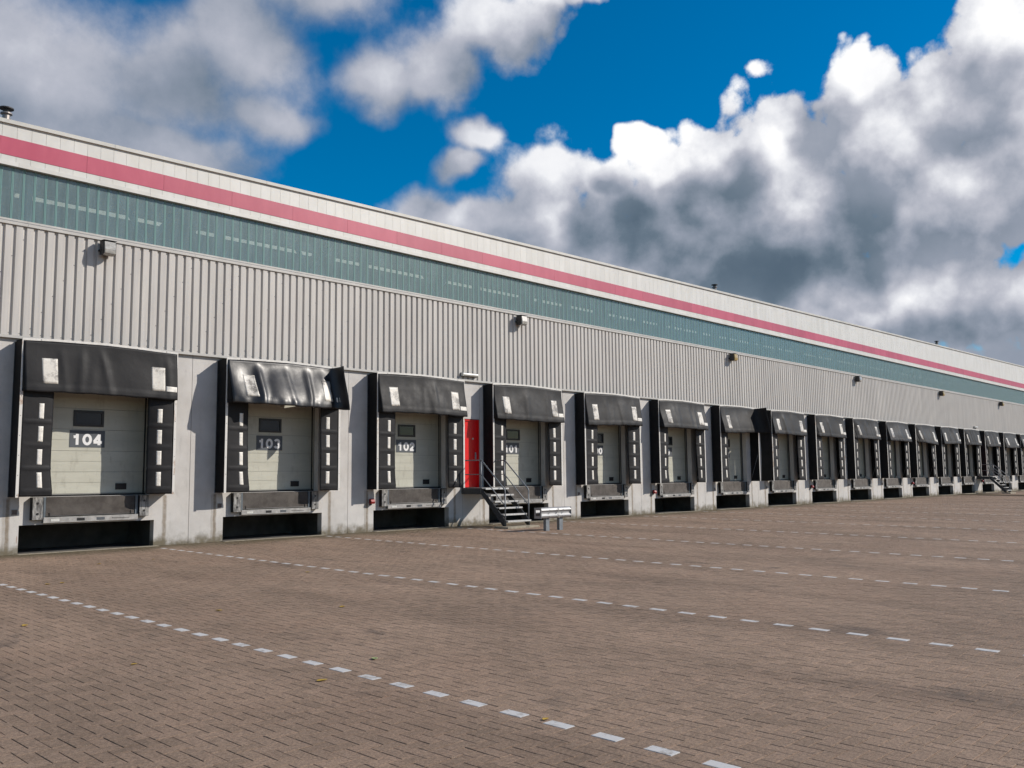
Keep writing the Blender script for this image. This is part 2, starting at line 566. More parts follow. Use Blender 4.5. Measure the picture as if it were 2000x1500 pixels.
def brick_colour(q, pos, rnd):
    s = q.n('ShaderNodeSeparateXYZ')
    q.put(s.inputs[0], pos)
    c = q.curve(rnd, [(0.0, (0.222, 0.157, 0.112)), (0.35, (0.250, 0.176, 0.125)), (0.7, (0.262, 0.185, 0.133)), (1.0, (0.285, 0.199, 0.142))])
    big = q.noise(q.vec('MULTIPLY', pos, (0.55, 0.28, 1.0)), 0.9, 5.0, 0.6)
    c = q.vec('SCALE', c, scale=q.ramp(big, 0.28, 0.72, 0.80, 1.16))
    warm = q.noise(pos, 0.55, 4.0, 0.6)
    c = q.mix(q.ramp(warm, 0.45, 0.75, 0.0, 0.35), c, (0.275, 0.180, 0.125))
    md = q.noise(pos, 48.0, 3.0, 0.8)
    c = q.vec('SCALE', c, scale=q.ramp(md, 0.34, 0.66, 0.66, 1.34, smooth=False))
    # exposed aggregate
    g1 = q.noise(pos, 130.0, 2.0, 0.7)
    c = q.mix(q.ramp(g1, 0.60, 0.72, 0.0, 0.8), c, (0.42, 0.345, 0.27))
    g2 = q.noise(q.vec('ADD', pos, (3.3, 1.7, 0.0)), 110.0, 2.0, 0.7)
    c = q.mix(q.ramp(g2, 0.60, 0.70, 0.0, 0.75), c, (0.075, 0.055, 0.046))
    g3 = q.noise(q.vec('ADD', pos, (7.1, 9.2, 0.0)), 75.0, 2.0, 0.6)
    c = q.mix(q.ramp(g3, 0.66, 0.74, 0.0, 0.6), c, (0.30, 0.115, 0.07))
    # oil and tyre marks
    oil = q.noise(q.vec('MULTIPLY', pos, (1.2, 0.55, 1.0)), 1.15, 6.0, 0.68, dist=0.4)
    c = q.mix(q.ramp(oil, 0.58, 0.72, 0.0, 0.62), c, (0.075, 0.060, 0.052))
    scf = q.noise(q.vec('MULTIPLY', pos, (7.0, 0.9, 1.0)), 1.0, 5.0, 0.7)
    c = q.mix(q.ramp(scf, 0.64, 0.76, 0.0, 0.35), c, (0.07, 0.058, 0.05))
    # wheel tracks where trucks back up to the docks
    wx = q.math('ABSOLUTE', q.math('SUBTRACT', q.math('ABSOLUTE', q.math('SUBTRACT', q.math('FLOORED_MODULO', q.math('ADD', s.outputs[0], 40 * BAY - 1.7 + BAY / 2), BAY), BAY / 2)), 0.95))
    wx = q.math('ADD', wx, q.math('MULTIPLY', q.math('SUBTRACT', q.noise(pos, 0.35, 3.0), 0.5), 0.9))
    c = q.vec('SCALE', c, scale=q.ramp(wx, 0.05, 0.5, 0.88, 1.0))
    # moss and dirt lying along the foot of the wall
    yy = q.math('ADD', s.outputs[1], q.math('MULTIPLY', q.math('SUBTRACT', q.noise(pos, 1.1, 5.0, 0.65), 0.5), 2.2))
    c = q.mix(q.ramp(yy, -1.9, -0.2, 0.0, 0.82), c, (0.090, 0.076, 0.044))
    return c


def brick_nodes(q, bs, pos):
    at = q.n('ShaderNodeAttribute')
    at.attribute_name = 'rnd'
    q.put(bs.inputs['Base Color'], brick_colour(q, pos, at.outputs['Fac']))
    bn = q.n('ShaderNodeBump')
    bn.inputs['Strength'].default_value = 0.55
    bn.inputs['Distance'].default_value = 0.006
    q.put(bn.inputs['Height'], q.noise(pos, 120.0, 3.0, 0.75))
    q.put(bs.inputs['Normal'], bn.outputs[0])


mat('brick', (0.2, 0.15, 0.12), 0.9, spec=0.25, build=brick_nodes)


def yard_nodes(q, bs, pos):
    q.put(bs.inputs['Base Color'], q.vec('SCALE', brick_colour(q, pos, q.noise(pos, 9.0, 1.0)), scale=0.9))


mat('far_paving', (0.2, 0.15, 0.12), 0.9, spec=0.25, build=yard_nodes)


def sand_nodes(q, bs, pos):
    n1 = q.noise(pos, 2.0, 5.0, 0.6)
    q.put(bs.inputs['Base Color'], q.mix(q.ramp(n1, 0.45, 0.7), (0.070, 0.048, 0.032), (0.062, 0.056, 0.026)))


mat('joint_sand', (0.05, 0.04, 0.03), 1.0, spec=0.1, build=sand_nodes)


def white_brick_nodes(q, bs, pos):
    g1 = q.noise(pos, 90.0, 3.0, 0.7)
    c = q.mix(q.ramp(g1, 0.55, 0.75), (0.52, 0.51, 0.50), (0.38, 0.365, 0.35))
    d = q.noise(pos, 11.0, 5.0, 0.7)
    c = q.mix(q.ramp(d, 0.50, 0.68, 0.0, 0.75), c, (0.24, 0.205, 0.17))
    q.put(bs.inputs['Base Color'], c)


mat('white_brick', (0.5, 0.5, 0.49), 0.85, spec=0.3, build=white_brick_nodes)


# ------------------------------------------------------------------ mesh helpers
class MB:
    def __init__(self):
        self.v, self.f, self.m = [], [], []

    def box(self, x0, x1, y0, y1, z0, z1, mi=0):
        k = len(self.v)
        self.v += [(x0, y0, z0), (x1, y0, z0), (x1, y1, z0), (x0, y1, z0), (x0, y0, z1), (x1, y0, z1), (x1, y1, z1), (x0, y1, z1)]
        for f in ((0, 3, 2, 1), (4, 5, 6, 7), (0, 1, 5, 4), (1, 2, 6, 5), (2, 3, 7, 6), (3, 0, 4, 7)):
            self.f.append(tuple(k + i for i in f))
            self.m.append(mi)
        return self

    def sheet(self, x0, x1, y, z0, z1, mi=0):
        k = len(self.v)
        self.v += [(x0, y, z0), (x1, y, z0), (x1, y, z1), (x0, y, z1)]
        self.f.append((k, k + 1, k + 2, k + 3))
        self.m.append(mi)
        return self

    def hexa(self, c8, mi=0):
        k = len(self.v)
        self.v += [tuple(c) for c in c8]
        for f in ((0, 3, 2, 1), (4, 5, 6, 7), (0, 1, 5, 4), (1, 2, 6, 5), (2, 3, 7, 6), (3, 0, 4, 7)):
            self.f.append(tuple(k + i for i in f))
            self.m.append(mi)
        return self

    def prism(self, prof, axis, a, b, mi=0):
        """closed profile (list of 2D points) swept along an axis from a to b"""
        k = len(self.v)
        n = len(prof)
        for s in (a, b):
            for p, q in prof:
                self.v.append({'x': (s, p, q), 'y': (p, s, q), 'z': (p, q, s)}[axis])
        for i in range(n):
            j = (i + 1) % n
            self.f.append((k + i, k + j, k + n + j, k + n + i))
            self.m.append(mi)
        self.f.append(tuple(k + i for i in reversed(range(n))))
        self.f.append(tuple(k + n + i for i in range(n)))
        self.m += [mi, mi]
        return self

    def tube(self, pts, r, seg=8, mi=0):
        pts = [Vector(p) for p in pts]
        k0 = len(self.v)
        prev = None
        for i, p in enumerate(pts):
            d = (pts[min(i + 1, len(pts) - 1)] - pts[max(i - 1, 0)]).normalized()
            a = d.orthogonal() if prev is None else (prev - d * prev.dot(d))
            a.normalize()
            prev = a
            b = d.cross(a)
            for s in range(seg):
                th = 2 * math.pi * s / seg
                self.v.append(tuple(p + (a * math.cos(th) + b * math.sin(th)) * r))
        for i in range(len(pts) - 1):
            for s in range(seg):
                s2 = (s + 1) % seg
                k = k0 + i * seg
                self.f.append((k + s, k + s2, k + seg + s2, k + seg + s))
                self.m.append(mi)
        self.f.append(tuple(k0 + s for s in reversed(range(seg))))
        self.f.append(tuple(k0 + (len(pts) - 1) * seg + s for s in range(seg)))
        self.m += [mi, mi]
        return self

    def lathe(self, prof, cx, cy, seg=20, mi=0):
        k0 = len(self.v)
        for r, z in prof:
            for s in range(seg):
                th = 2 * math.pi * s / seg
                self.v.append((cx + r * math.cos(th), cy + r * math.sin(th), z))
        for i in range(len(prof) - 1):
            for s in range(seg):
                s2 = (s + 1) % seg
                k = k0 + i * seg
                self.f.append((k + s, k + s2, k + seg + s2, k + seg + s))
                self.m.append(mi)
        self.f.append(tuple(k0 + s for s in reversed(range(seg))))
        self.f.append(tuple(k0 + (len(prof) - 1) * seg + s for s in range(seg)))
        self.m += [mi, mi]
        return self

    def grid(self, fn, nu, nv, mi=0, thick=0.0):
        """surface fn(u, v) -> (x, y, z), given a back side a little further in"""
        k0 = len(self.v)
        for j in range(nv + 1):
            for i in range(nu + 1):
                self.v.append(fn(i / nu, j / nv))
        w = nu + 1
        front = []
        for j in range(nv):
            for i in range(nu):
                front.append((k0 + j * w + i, k0 + (j + 1) * w + i, k0 + (j + 1) * w + i + 1, k0 + j * w + i + 1))
        self.f += front
        self.m += [mi] * len(front)
        return self

    def mesh(self, name, mats, smooth=False):
        me = bpy.data.meshes.new(name)
        me.from_pydata(self.v, [], self.f)
        for mm in (mats if isinstance(mats, (list, tuple)) else [mats]):
            me.materials.append(MATS[mm])
        if any(self.m):
            me.polygons.foreach_set('material_index', self.m)
        if smooth:
            me.polygons.foreach_set('use_smooth', [True] * len(self.f))
        me.update()
        return me


def add(name, me, parent=None, loc=None, scale=None, label=None):
    o = bpy.data.objects.new(name, me)
    COL.objects.link(o)
    if parent:
        o.parent = parent
    if loc is not None:
        o.location = loc
    if scale is not None:
        o.scale = scale
    if label:
        o['label'] = label
    return o


def build(name, mb, mats, parent=None, smooth=False, loc=None, label=None, bevel=0.0, solid=0.0):
    o = add(name, mb.mesh(name, mats, smooth), parent, loc, label=label)
    if solid:
        md = o.modifiers.new('thickness', 'SOLIDIFY')
        md.thickness = solid
        md.offset = 0.0
    if bevel:
        md = o.modifiers.new('bevel', 'BEVEL')
        md.width = bevel
        md.segments = 2
        md.limit_method = 'ANGLE'
    return o


def thing(name, label, cat, loc=(0, 0, 0), group=None):
    o = add(name, None, None, loc)
    o.empty_display_size = 0.3
    o['label'], o['category'] = label, cat
    if group:
        o['group'] = group
    return o


def part(name, parent, label=None):
    o = add(name, None, parent, label=label)
    o.empty_display_size = 0.2
    return o


def tag(o, label, cat, group=None):
    o['label'], o['category'] = label, cat
    if group:
        o['group'] = group
    return o


def ground_z(y):
    return SLOPE * y if y < 0 else 0.0


# ------------------------------------------------------------------ yard: ground sheet, herringbone pavers
ys = [-900.0, -60.0, -30.0, 0.25]
xs = [-700.0, -40.0, 110.0, 900.0]
mb = MB()
for y in ys:
    for x in xs:
        mb.v.append((x, y, ground_z(max(y, -60.0)) - 0.030))
for j in range(3):
    for i in range(3):
        a = j * 4 + i
        mb.f.append((a, a + 1, a + 5, a + 4))
        mb.m.append(0)
yard = build('yard', mb, 'far_paving')
yard['kind'] = 'structure'
yard['label'] = 'brown concrete paver yard in front of the loading docks'
mb = MB()
k = 0
mb.v = [(-12.0, -22.2, ground_z(-22.2) - 0.008), (62.0, -22.2, ground_z(-22.2) - 0.008), (62.0, 0.2, -0.008), (-12.0, 0.2, -0.008)]
mb.f, mb.m = [(0, 1, 2, 3)], [0]
build('joint_sand', mb, 'joint_sand', yard)

U = BAY / 45.0                       # paver module
X0 = 2.935                           # left edge of a marked column of pavers
J = 0.0024                           # half a joint
cells = []                           # (x0, x1, y0, y1, vertical?, column)
i_lo, i_hi = int((-12 - X0) / U), int((58 - X0) / U)
j_lo = int(-22.0 / U)
white = {}
for j in range(j_lo, -2):
    yc = (j + 1) * U
    for i in range(i_lo, i_hi):
        m4 = (i + j) % 4
        if m4 not in (0, 2):
            continue
        xc = X0 + (i + 0.5) * U
        z = ground_z(yc)
        p = to_pix(xc, yc, z)
        if p is None or p[2] < 0.7 or p[2] > 62:
            continue
        if not (-800 < p[0] < 2800 and p[1] < 2600):
            continue
        if m4 == 0:
            c = (X0 + i * U, X0 + (i + 2) * U, j * U, (j + 1) * U)
        else:
            c = (X0 + i * U, X0 + (i + 1) * U, j * U, (j + 2) * U)
            if i % 45 == 0 and c[3] < -0.45:
                white.setdefault(i // 45, []).append((c, p))
                continue
        inside = 0 <= p[0] <= 2000 and p[1] <= 1500
        cells.append((c, m4 == 0, p[2], inside))

cells.sort(key=lambda q: q[2])
near, rest = [], []
for q in cells:
    (near if (q[3] and len(near) < 300) else rest).append(q)


def brick_arrays(lx, ly, ch=0.0022, depth=0.028):
    hx, hy = lx / 2, ly / 2
    v = [(-hx, -hy, -depth), (hx, -hy, -depth), (hx, hy, -depth), (-hx, hy, -depth),
         (-hx, -hy, -ch), (hx, -hy, -ch), (hx, hy, -ch), (-hx, hy, -ch),
         (-hx + ch, -hy + ch, 0), (hx - ch, -hy + ch, 0), (hx - ch, hy - ch, 0), (-hx + ch, hy - ch, 0)]
    f = []
    for s in (0, 4):
        for a in range(4):
            b = (a + 1) % 4
            f.append((s + a, s + b, s + 4 + b, s + 4 + a))
    f.append((8, 9, 10, 11))
    return v, f


def brick_mesh(lx, ly, rnd, matname='brick', name='brick'):
    v, f = brick_arrays(lx, ly)
    me = bpy.data.meshes.new(name)
    me.from_pydata(v, [], f)
    me.materials.append(MATS[matname])
    at = me.attributes.new('rnd', 'FLOAT', 'FACE')
    at.data.foreach_set('value', [rnd] * len(f))
    me.update()
    return me


long_s, short_s = 2 * U - 2 * J, U - 2 * J
variants = {True: [brick_mesh(long_s, short_s, (k + 0.5) / 10) for k in range(10)],
            False: [brick_mesh(short_s, long_s, (k + 0.5) / 10) for k in range(10)]}
for (c, horiz, w, ins) in near:
    xc, yc = (c[0] + c[1]) / 2, (c[2] + c[3]) / 2
    o = add('brick', random.choice(variants[horiz]), yard, (xc + random.uniform(-.0012, .0012), yc, ground_z(yc) + random.uniform(-.0012, .0012)))
    o.rotation_euler = (SLOPE + random.uniform(-.004, .004), random.uniform(-.004, .004), random.uniform(-.006, .006))

# the other pavers in one mesh
rng = np.random.default_rng(5)
vs, fs, rn = [], [], []
base = 0
bv = {h: (np.array(brick_arrays(long_s if h else short_s, short_s if h else long_s)[0]), np.array(brick_arrays(long_s if h else short_s, short_s if h else long_s)[1])) for h in (True, False)}
n = len(rest)
cx = np.array([(q[0][0] + q[0][1]) / 2 for q in rest])
cy = np.array([(q[0][2] + q[0][3]) / 2 for q in rest])
hz = np.array([q[1] for q in rest])
allv, allf, allr = [], [], []
off = 0
for h in (True, False):
    idx = np.where(hz == h)[0]
    v0, f0 = bv[h]
    k = len(idx)
    ang = rng.uniform(-.006, .006, k)
    tx, ty = rng.uniform(-.004, .004, k), rng.uniform(-.004, .004, k)
    vx = v0[None, :, 0] - ang[:, None] * v0[None, :, 1]
    vy = v0[None, :, 1] + ang[:, None] * v0[None, :, 0]
    vz = v0[None, :, 2] + tx[:, None] * v0[None, :, 0] + ty[:, None] * v0[None, :, 1] + rng.uniform(-.0012, .0012, k)[:, None]
    X = vx + cx[idx][:, None]
    Y = vy + cy[idx][:, None]
    Z = vz + SLOPE * np.minimum(Y, 0)
    allv.append(np.stack([X, Y, Z], -1).reshape(-1, 3))
    allf.append((f0[None] + (np.arange(k) * len(v0))[:, None, None] + off).reshape(-1, 4))
    allr.append(np.repeat(rng.random(k), len(f0)))
    off += k * len(v0)
V, Fc, Rn = np.concatenate(allv), np.concatenate(allf), np.concatenate(allr)
me = bpy.data.meshes.new('brick_paving')
me.vertices.add(len(V))
me.vertices.foreach_set('co', V.astype(np.float32).ravel())
me.loops.add(Fc.size)
me.loops.foreach_set('vertex_index', Fc.astype(np.int32).ravel())
me.polygons.add(len(Fc))
me.polygons.foreach_set('loop_start', np.arange(0, Fc.size, 4, dtype=np.int32))
me.materials.append(MATS['brick'])
me.attributes.new('rnd', 'FLOAT', 'FACE').data.foreach_set('value', Rn.astype(np.float32))
me.polygons.foreach_set('use_smooth', np.zeros(len(Fc), dtype=bool))
me.update(calc_edges=True)
me.validate()
o = add('brick_paving', me, yard)
o['kind'] = 'stuff'

wm = brick_mesh(short_s, long_s, 0.5, 'white_brick', 'white_paver')
NUMS = {-1: 'nearest the camera, cutting across the lower left foreground', 0: 'starting at the right corner of the leftmost dock', 2: 'starting at the steel guard rail'}
ORD = ['first', 'second', 'third', 'fourth', 'fifth', 'sixth', 'seventh', 'eighth', 'ninth', 'tenth', 'eleventh', 'twelfth',
       'thirteenth', 'fourteenth', 'fifteenth', 'sixteenth', 'seventeenth', 'eighteenth', 'nineteenth']
for idx, col in enumerate(sorted(white)):
    lst = [q for q in white[col] if -60 < q[1][0] < 2060 and q[1][1] < 1540]
    if len(lst) < 4 or col < -1 or idx > 9:
        continue
    xm = X0 + (col * 45 + 0.5) * U
    lab = 'dashed line of white pavers ' + NUMS.get(col, 'crossing the yard, %s from the left' % ORD[col + 1])
    root = thing('bay_marking', lab, 'ground marking', (xm, -10.0, ground_z(-10.0)), 'dashed bay lines')
    for (c, p) in lst:
        yc = (c[2] + c[3]) / 2
        o = add('white_paver', wm, root, (random.uniform(-.002, .002), yc + 10.0, ground_z(yc) - ground_z(-10.0) + 0.0012))
        o.rotation_euler = (SLOPE, random.uniform(-.004, .004), random.uniform(-.012, .012))

# ------------------------------------------------------------------ warehouse
WX0, WX1 = -9.0, 104.0
house = thing('warehouse', 'long grey loading dock warehouse with red fascia stripe and green channel glass', 'building')
NB = 18                              # docks in view
Z_DOCK, Z_PIT, Z_CLAD, Z_SILL, Z_GL0, Z_GL1, Z_RED0, Z_RED1 = 1.205, 0.604, 4.640, 7.118, 7.249, 8.410, 8.635, 9.031
ROOF = ([-9.0, -0.54, 9.09, 14.44, 29.36, 51.07, 80.49, 104.0], [9.27, 9.415, 9.595, 9.685, 9.915, 10.22, 10.60, 10.90])


def roof_z(x):
    return float(np.interp(x, *ROOF))


DOORS2 = (2, 13)                     # docks with a personnel door just to the right
wall = part('dock_wall', house)
TH = 0.2


def concrete_panel(boxes):
    mb = MB()
    for b in boxes:
        mb.box(b[0], b[1], 0.0, TH, b[2], b[3])
    return mb


G_ = 0.006
for n in range(NB):
    x = n * BAY
    a = x - 0.70 + G_ if n - 1 not in DOORS2 else x - 0.20 + G_
    b = x + 4.05 - G_ if n not in DOORS2 else x + 3.78 - G_
    boxes = [(a, x + .212, -.3, Z_PIT), (x + 3.178, b, -.3, Z_PIT), (a, b, Z_PIT, Z_DOCK),
             (a, x + .42, Z_DOCK, 4.2), (x + 3.04, b, Z_DOCK, 4.2), (a, b, 4.2, Z_CLAD)]
    build('concrete_panel', concrete_panel(boxes), 'concrete', wall)
    if n in DOORS2:
        a2, b2 = x + 3.78 + G_, x + 4.55 - G_
        build('concrete_panel', concrete_panel([(a2, b2, -.3, Z_DOCK - .02)]), 'concrete', wall)
        build('concrete_panel', concrete_panel([(a2, b2, 3.42, Z_CLAD)]), 'concrete', wall)
    # pit below the leveller
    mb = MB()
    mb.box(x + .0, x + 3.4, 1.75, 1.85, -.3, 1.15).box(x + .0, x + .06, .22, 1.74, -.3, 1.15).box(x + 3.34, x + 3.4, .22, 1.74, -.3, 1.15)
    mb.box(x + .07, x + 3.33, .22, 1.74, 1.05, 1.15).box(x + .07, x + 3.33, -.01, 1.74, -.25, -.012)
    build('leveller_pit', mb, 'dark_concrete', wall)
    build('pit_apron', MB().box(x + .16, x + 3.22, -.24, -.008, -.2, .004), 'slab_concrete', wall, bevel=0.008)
build('concrete_panel', concrete_panel([(WX0, -0.70 - G_, -.3, Z_CLAD)]), 'concrete', wall)
build('concrete_panel', concrete_panel([((NB - 1) * BAY + 4.05 + G_, WX1, -.3, Z_CLAD)]), 'concrete', wall)

# profiled cladding, in sheets of six ribs
RIB = 0.2165
SH = 6 * RIB
zc0, zc1 = Z_CLAD + 0.055, Z_SILL + 0.02
prof = []
for k in range(6):
    x = k * RIB
    prof += [(x, -0.062), (x + 0.132, -0.062), (x + 0.150, -0.024), (x + 0.198, -0.024)]
prof.append((SH, -0.062))
mb = MB()
for (x, y) in prof:
    mb.v.append((x, y, zc0))
    mb.v.append((x, y, zc1))
for i in range(len(prof) - 1):
    mb.f.append((2 * i, 2 * i + 2, 2 * i + 3, 2 * i + 1))
    mb.m.append(0)
for k in range(6):
    xk = k * RIB + 0.160
    for z, r in ((zc0 + 0.05, .006), (zc0 + 0.18 + k * 0.39, .0075)):
        mb.box(xk - r, xk + r, -0.034, -0.0235, z - r, z + r, 1)
sheet = mb.mesh('cladding_sheet', ['cladding', 'screw'])
clad = part('cladding', house)
x = WX0
while x < WX1 - 0.1:
    add('cladding_sheet', sheet, clad, (x, 0, 0))
    x += SH
XE = x
mb = MB().box(WX0, XE, -0.018, 0.10, Z_CLAD + .003, zc1 - .003)
build('backing_board', mb, 'flashing', clad)
x = WX0
while x < XE - .1:                   # drip flashing below the cladding, in lengths
    x2 = min(x + 3.9, XE)
    pr = [(-0.085, Z_CLAD - 0.008), (-0.085, Z_CLAD + 0.052), (-0.068, Z_CLAD + 0.052), (-0.068, Z_CLAD + 0.006), (-.004, Z_CLAD + 0.006), (-.004, Z_CLAD - 0.008)]
    build('drip_flashing', MB().prism([(p, q) for p, q in pr], 'x', x + .002, x2 - .002), 'flashing', clad)
    x = x2

# window sill
glz = part('glazing', house)
x = WX0 + 1.3
while x < XE - .1:
    x2 = min(x + 3.9, XE)
    mb = MB().box(x + .002, x2 - .002, -0.092, 0.0, Z_SILL, Z_SILL + .062).box(x + .002, x2 - .002, -0.060, 0.0, Z_SILL + .064, Z_SILL + .088, 1)
    mb.box(x + .002, x2 - .002, -0.045, 0.02, Z_SILL + .090, Z_GL0, 0)
    build('window_sill', mb, ['flashing', 'sill_dark'], glz)
    x = x2
PANE = 0.2300
pane1 = MB()
pane1.sheet(0.0225, PANE - .0225, 0.003, Z_GL0 - .01, Z_GL1 + .05, 0)
for a, b in ((0.0025, 0.0220), (PANE - .0220, PANE - .0025)):
    pane1.box(a, b, -0.002, 0.052, Z_GL0 - .01, Z_GL1 + .05, 1)
pane = pane1.mesh('pane', ['channel_glass', 'glass_edge'])
k0 = math.floor(-1.2 / PANE)
for k in range(k0, k0 + 300):
    o = add('pane', pane, glz, (k * PANE, 0, 0))
    o.location.y = random.uniform(0, .003)
mb = MB()
rest_x = [k * PANE for k in range(math.ceil(WX0 / PANE), k0)] + [k * PANE for k in range(k0 + 300, int(XE / PANE))]
for x in rest_x:
    mb.sheet(x + .0225, x + PANE - .0225, 0.003, Z_GL0 - .01, Z_GL1 + .05, 0)
    mb.box(x + .0025, x + .0220, -0.002, 0.052, Z_GL0 - .01, Z_GL1 + .05, 1)
    mb.box(x + PANE - .0220, x + PANE - .0025, -0.002, 0.052, Z_GL0 - .01, Z_GL1 + .05, 1)
o = build('glass_channels', mb, ['channel_glass', 'glass_edge'], glz)
o['kind'] = 'stuff'

# fascia: trim, small white panels, red stripe, tall white panels, coping
fas = part('fascia', house)
x = WX0
while x < XE - .1:
    x2 = min(x + 2.95, XE)
    build('trim_strip', MB().box(x + .0015, x2 - .0015, -0.100, 0.30, Z_GL1, Z_GL1 + .090), 'white_panel', fas)
    x = x2
WP = 0.3008
wp_lo = MB().box(0.0025, WP - .0025, -0.085, 0.0, Z_GL1 + .094, Z_RED0 - .004).mesh('white_panel', 'white_panel')
wp_hi = MB().box(0.0025, WP - .0025, -0.085, 0.0, 0.0, 1.0).mesh('white_panel', 'white_panel')
k0 = math.floor(-0.51 / WP)
xp = -0.51
lo_rest, hi_rest = MB(), MB()
for k in range(-3, int((XE - xp) / WP)):
    x = xp + k * WP
    h = roof_z(x) - 0.02 - Z_RED1 - .004
    if k < 145:
        add('white_panel', wp_lo, fas, (x, 0, 0))
    else:
        lo_rest.box(x + .0025, x + WP - .0025, -0.085, 0.0, Z_GL1 + .094, Z_RED0 - .004)
    if k < 147:
        add('white_panel', wp_hi, fas, (x, 0, Z_RED1 + .004), (1, 1, h))
    else:
        hi_rest.box(x + .0025, x + WP - .0025, -0.085, 0.0, Z_RED1 + .004, Z_RED1 + .004 + h)
for x in np.arange(xp - 4 * WP, WX0, -WP):
    lo_rest.box(x + .0025, x + WP - .0025, -0.085, 0.0, Z_GL1 + .094, Z_RED0 - .004)
    hi_rest.box(x + .0025, x + WP - .0025, -0.085, 0.0, Z_RED1 + .004, roof_z(x) - .02)
for q in (lo_rest, hi_rest):
    o = build('panel_row', q, 'white_panel', fas)
    o['kind'] = 'stuff'
RP = 1.838
rp = MB().box(0.003, RP - .003, -0.093, 0.0, Z_RED0, Z_RED1).mesh('red_panel', 'red_panel')
x = 1.29 - 6 * RP
while x < XE - RP:
    add('red_panel', rp, fas, (x, 0, 0))
    x += RP
build('fascia_backing', MB().box(WX0, XE, 0.004, 0.25, Z_GL1 + .092, Z_RED1 + .05), 'interior_dark', fas)
x = -6.2
step = 4.05
while x < XE - .1:
    x2 = min(x + step, XE)
    za, zb = roof_z(x), roof_z(x2)
    h = 0.085
    c8 = [(x + .003, -.135, za - h), (x2 - .003, -.135, zb - h), (x2 - .003, .35, zb - h), (x + .003, .35, za - h),
          (x + .003, -.135, za), (x2 - .003, -.135, zb), (x2 - .003, .35, zb + .02), (x + .003, .35, za + .02)]
    build('roof_coping', MB().hexa(c8), 'coping', fas)
    x = x2
# roof, back and end walls, interior seen dimly through the glass
nx = len(ROOF[0])
for i in range(nx - 1):
    xa, xb = ROOF[0][i], ROOF[0][i + 1]
    za, zb = ROOF[1][i] - .12, ROOF[1][i + 1] - .12
    if xb > XE:
        xb = XE
    c8 = [(xa, .02, za - .25), (xb, .02, zb - .25), (xb, 30, zb - .25), (xa, 30, za - .25), (xa, .02, za), (xb, .02, zb), (xb, 30, zb), (xa, 30, za)]
    build('roof_deck', MB().hexa(c8), 'roof_felt', house)
build('back_wall', MB().box(WX0, XE, 30.01, 30.2, -.3, 9.0), 'interior_dark', house)
build('end_wall', MB().box(WX0 - .2, WX0 - .005, 0.0, 30.2, -.3, 9.05), 'cladding', house)
build('end_wall', MB().box(XE + .005, XE + .2, 0.0, 30.2, -.3, 10.5), 'cladding', house)
build('inner_wall', MB().box(WX0 + .1, XE - .1, 3.6, 3.7, 1.3, 9.0), 'interior', house)
build('inner_floor', MB().box(WX0 + .1, XE - .1, .35, 3.59, 5.9, 6.0), 'interior', house)
frame = part('steel_frame', house)
colm = MB().box(-.11, .11, .45, .62, 6.01, 9.05).mesh('column', 'blue_steel')
br1 = MB().tube([(0, .5, 7.0), (1.35, .5, 8.9)], .07, 6).mesh('brace', 'blue_steel')
br2 = MB().tube([(0, .5, 7.0), (-1.35, .5, 8.9)], .07, 6).mesh('brace', 'blue_steel')
tubem = MB().box(-1.9, 1.9, 2.5, 2.62, 8.52, 8.59).mesh('lamp_tube', 'lamp_tube')
for k in range(-1, 22):
    x = 0.22 + k * BAY / 1.0
    add('column', colm, frame, (x, 0, 0))
    add('brace', br2, frame, (x + 3.1, 0, 0))
    add('brace', br1, frame, (x - 2.2, 0, 0))
    add('lamp_tube', tubem, frame, (x + 2.3, 0, 0))

# ------------------------------------------------------------------ dock doors


def arc(cx, cy, rx, ry, a0, a1, n=14):
    return [(cx + rx * math.cos(math.radians(a0 + (a1 - a0) * i / n)), cy + ry * math.sin(math.radians(a0 + (a1 - a0) * i / n))) for i in range(n + 1)]


GLYPH = {   # centre lines of the bold numerals on a 0.9 x 1 box
    '0': [arc(.45, .5, .30, .405, 0, 360, 28)],
    '1': [[(.50, 0), (.50, 1.0)], [(.50, .86), (.38, .75), (.18, .72)]],
    '2': [arc(.45, .66, .29, .245, 170, -35, 14) + [(.17, .13)], [(.10, .095), (.80, .095)]],
    '3': [arc(.44, .70, .26, .205, 160, -80, 14), arc(.44, .295, .29, .20, 80, -165, 14)],
    '4': [[(.58, 0), (.58, 1.0)], [(.56, .90), (.14, .30)], [(.08, .27), (.86, .27)]],
    '5': [[(.76, .905), (.22, .905)], [(.24, .95), (.20, .50)], arc(.44, .32, .29, .225, 130, -165, 16)],
    '6': [arc(.45, .31, .28, .215, 0, 360, 22), [(.17, .34), (.19, .62), (.32, .84), (.50, .905), (.72, .86)]],
    '7': [[(.10, .905), (.80, .905)], [(.76, .88), (.48, .5), (.38, 0)]],
    '8': [arc(.45, .71, .24, .195, 0, 360, 22), arc(.45, .29, .29, .20, 0, 360, 22)],
    '9': [arc(.45, .69, .28, .215, 0, 360, 22), [(.73, .66), (.71, .38), (.58, .16), (.40, .095), (.18, .14)]],
}


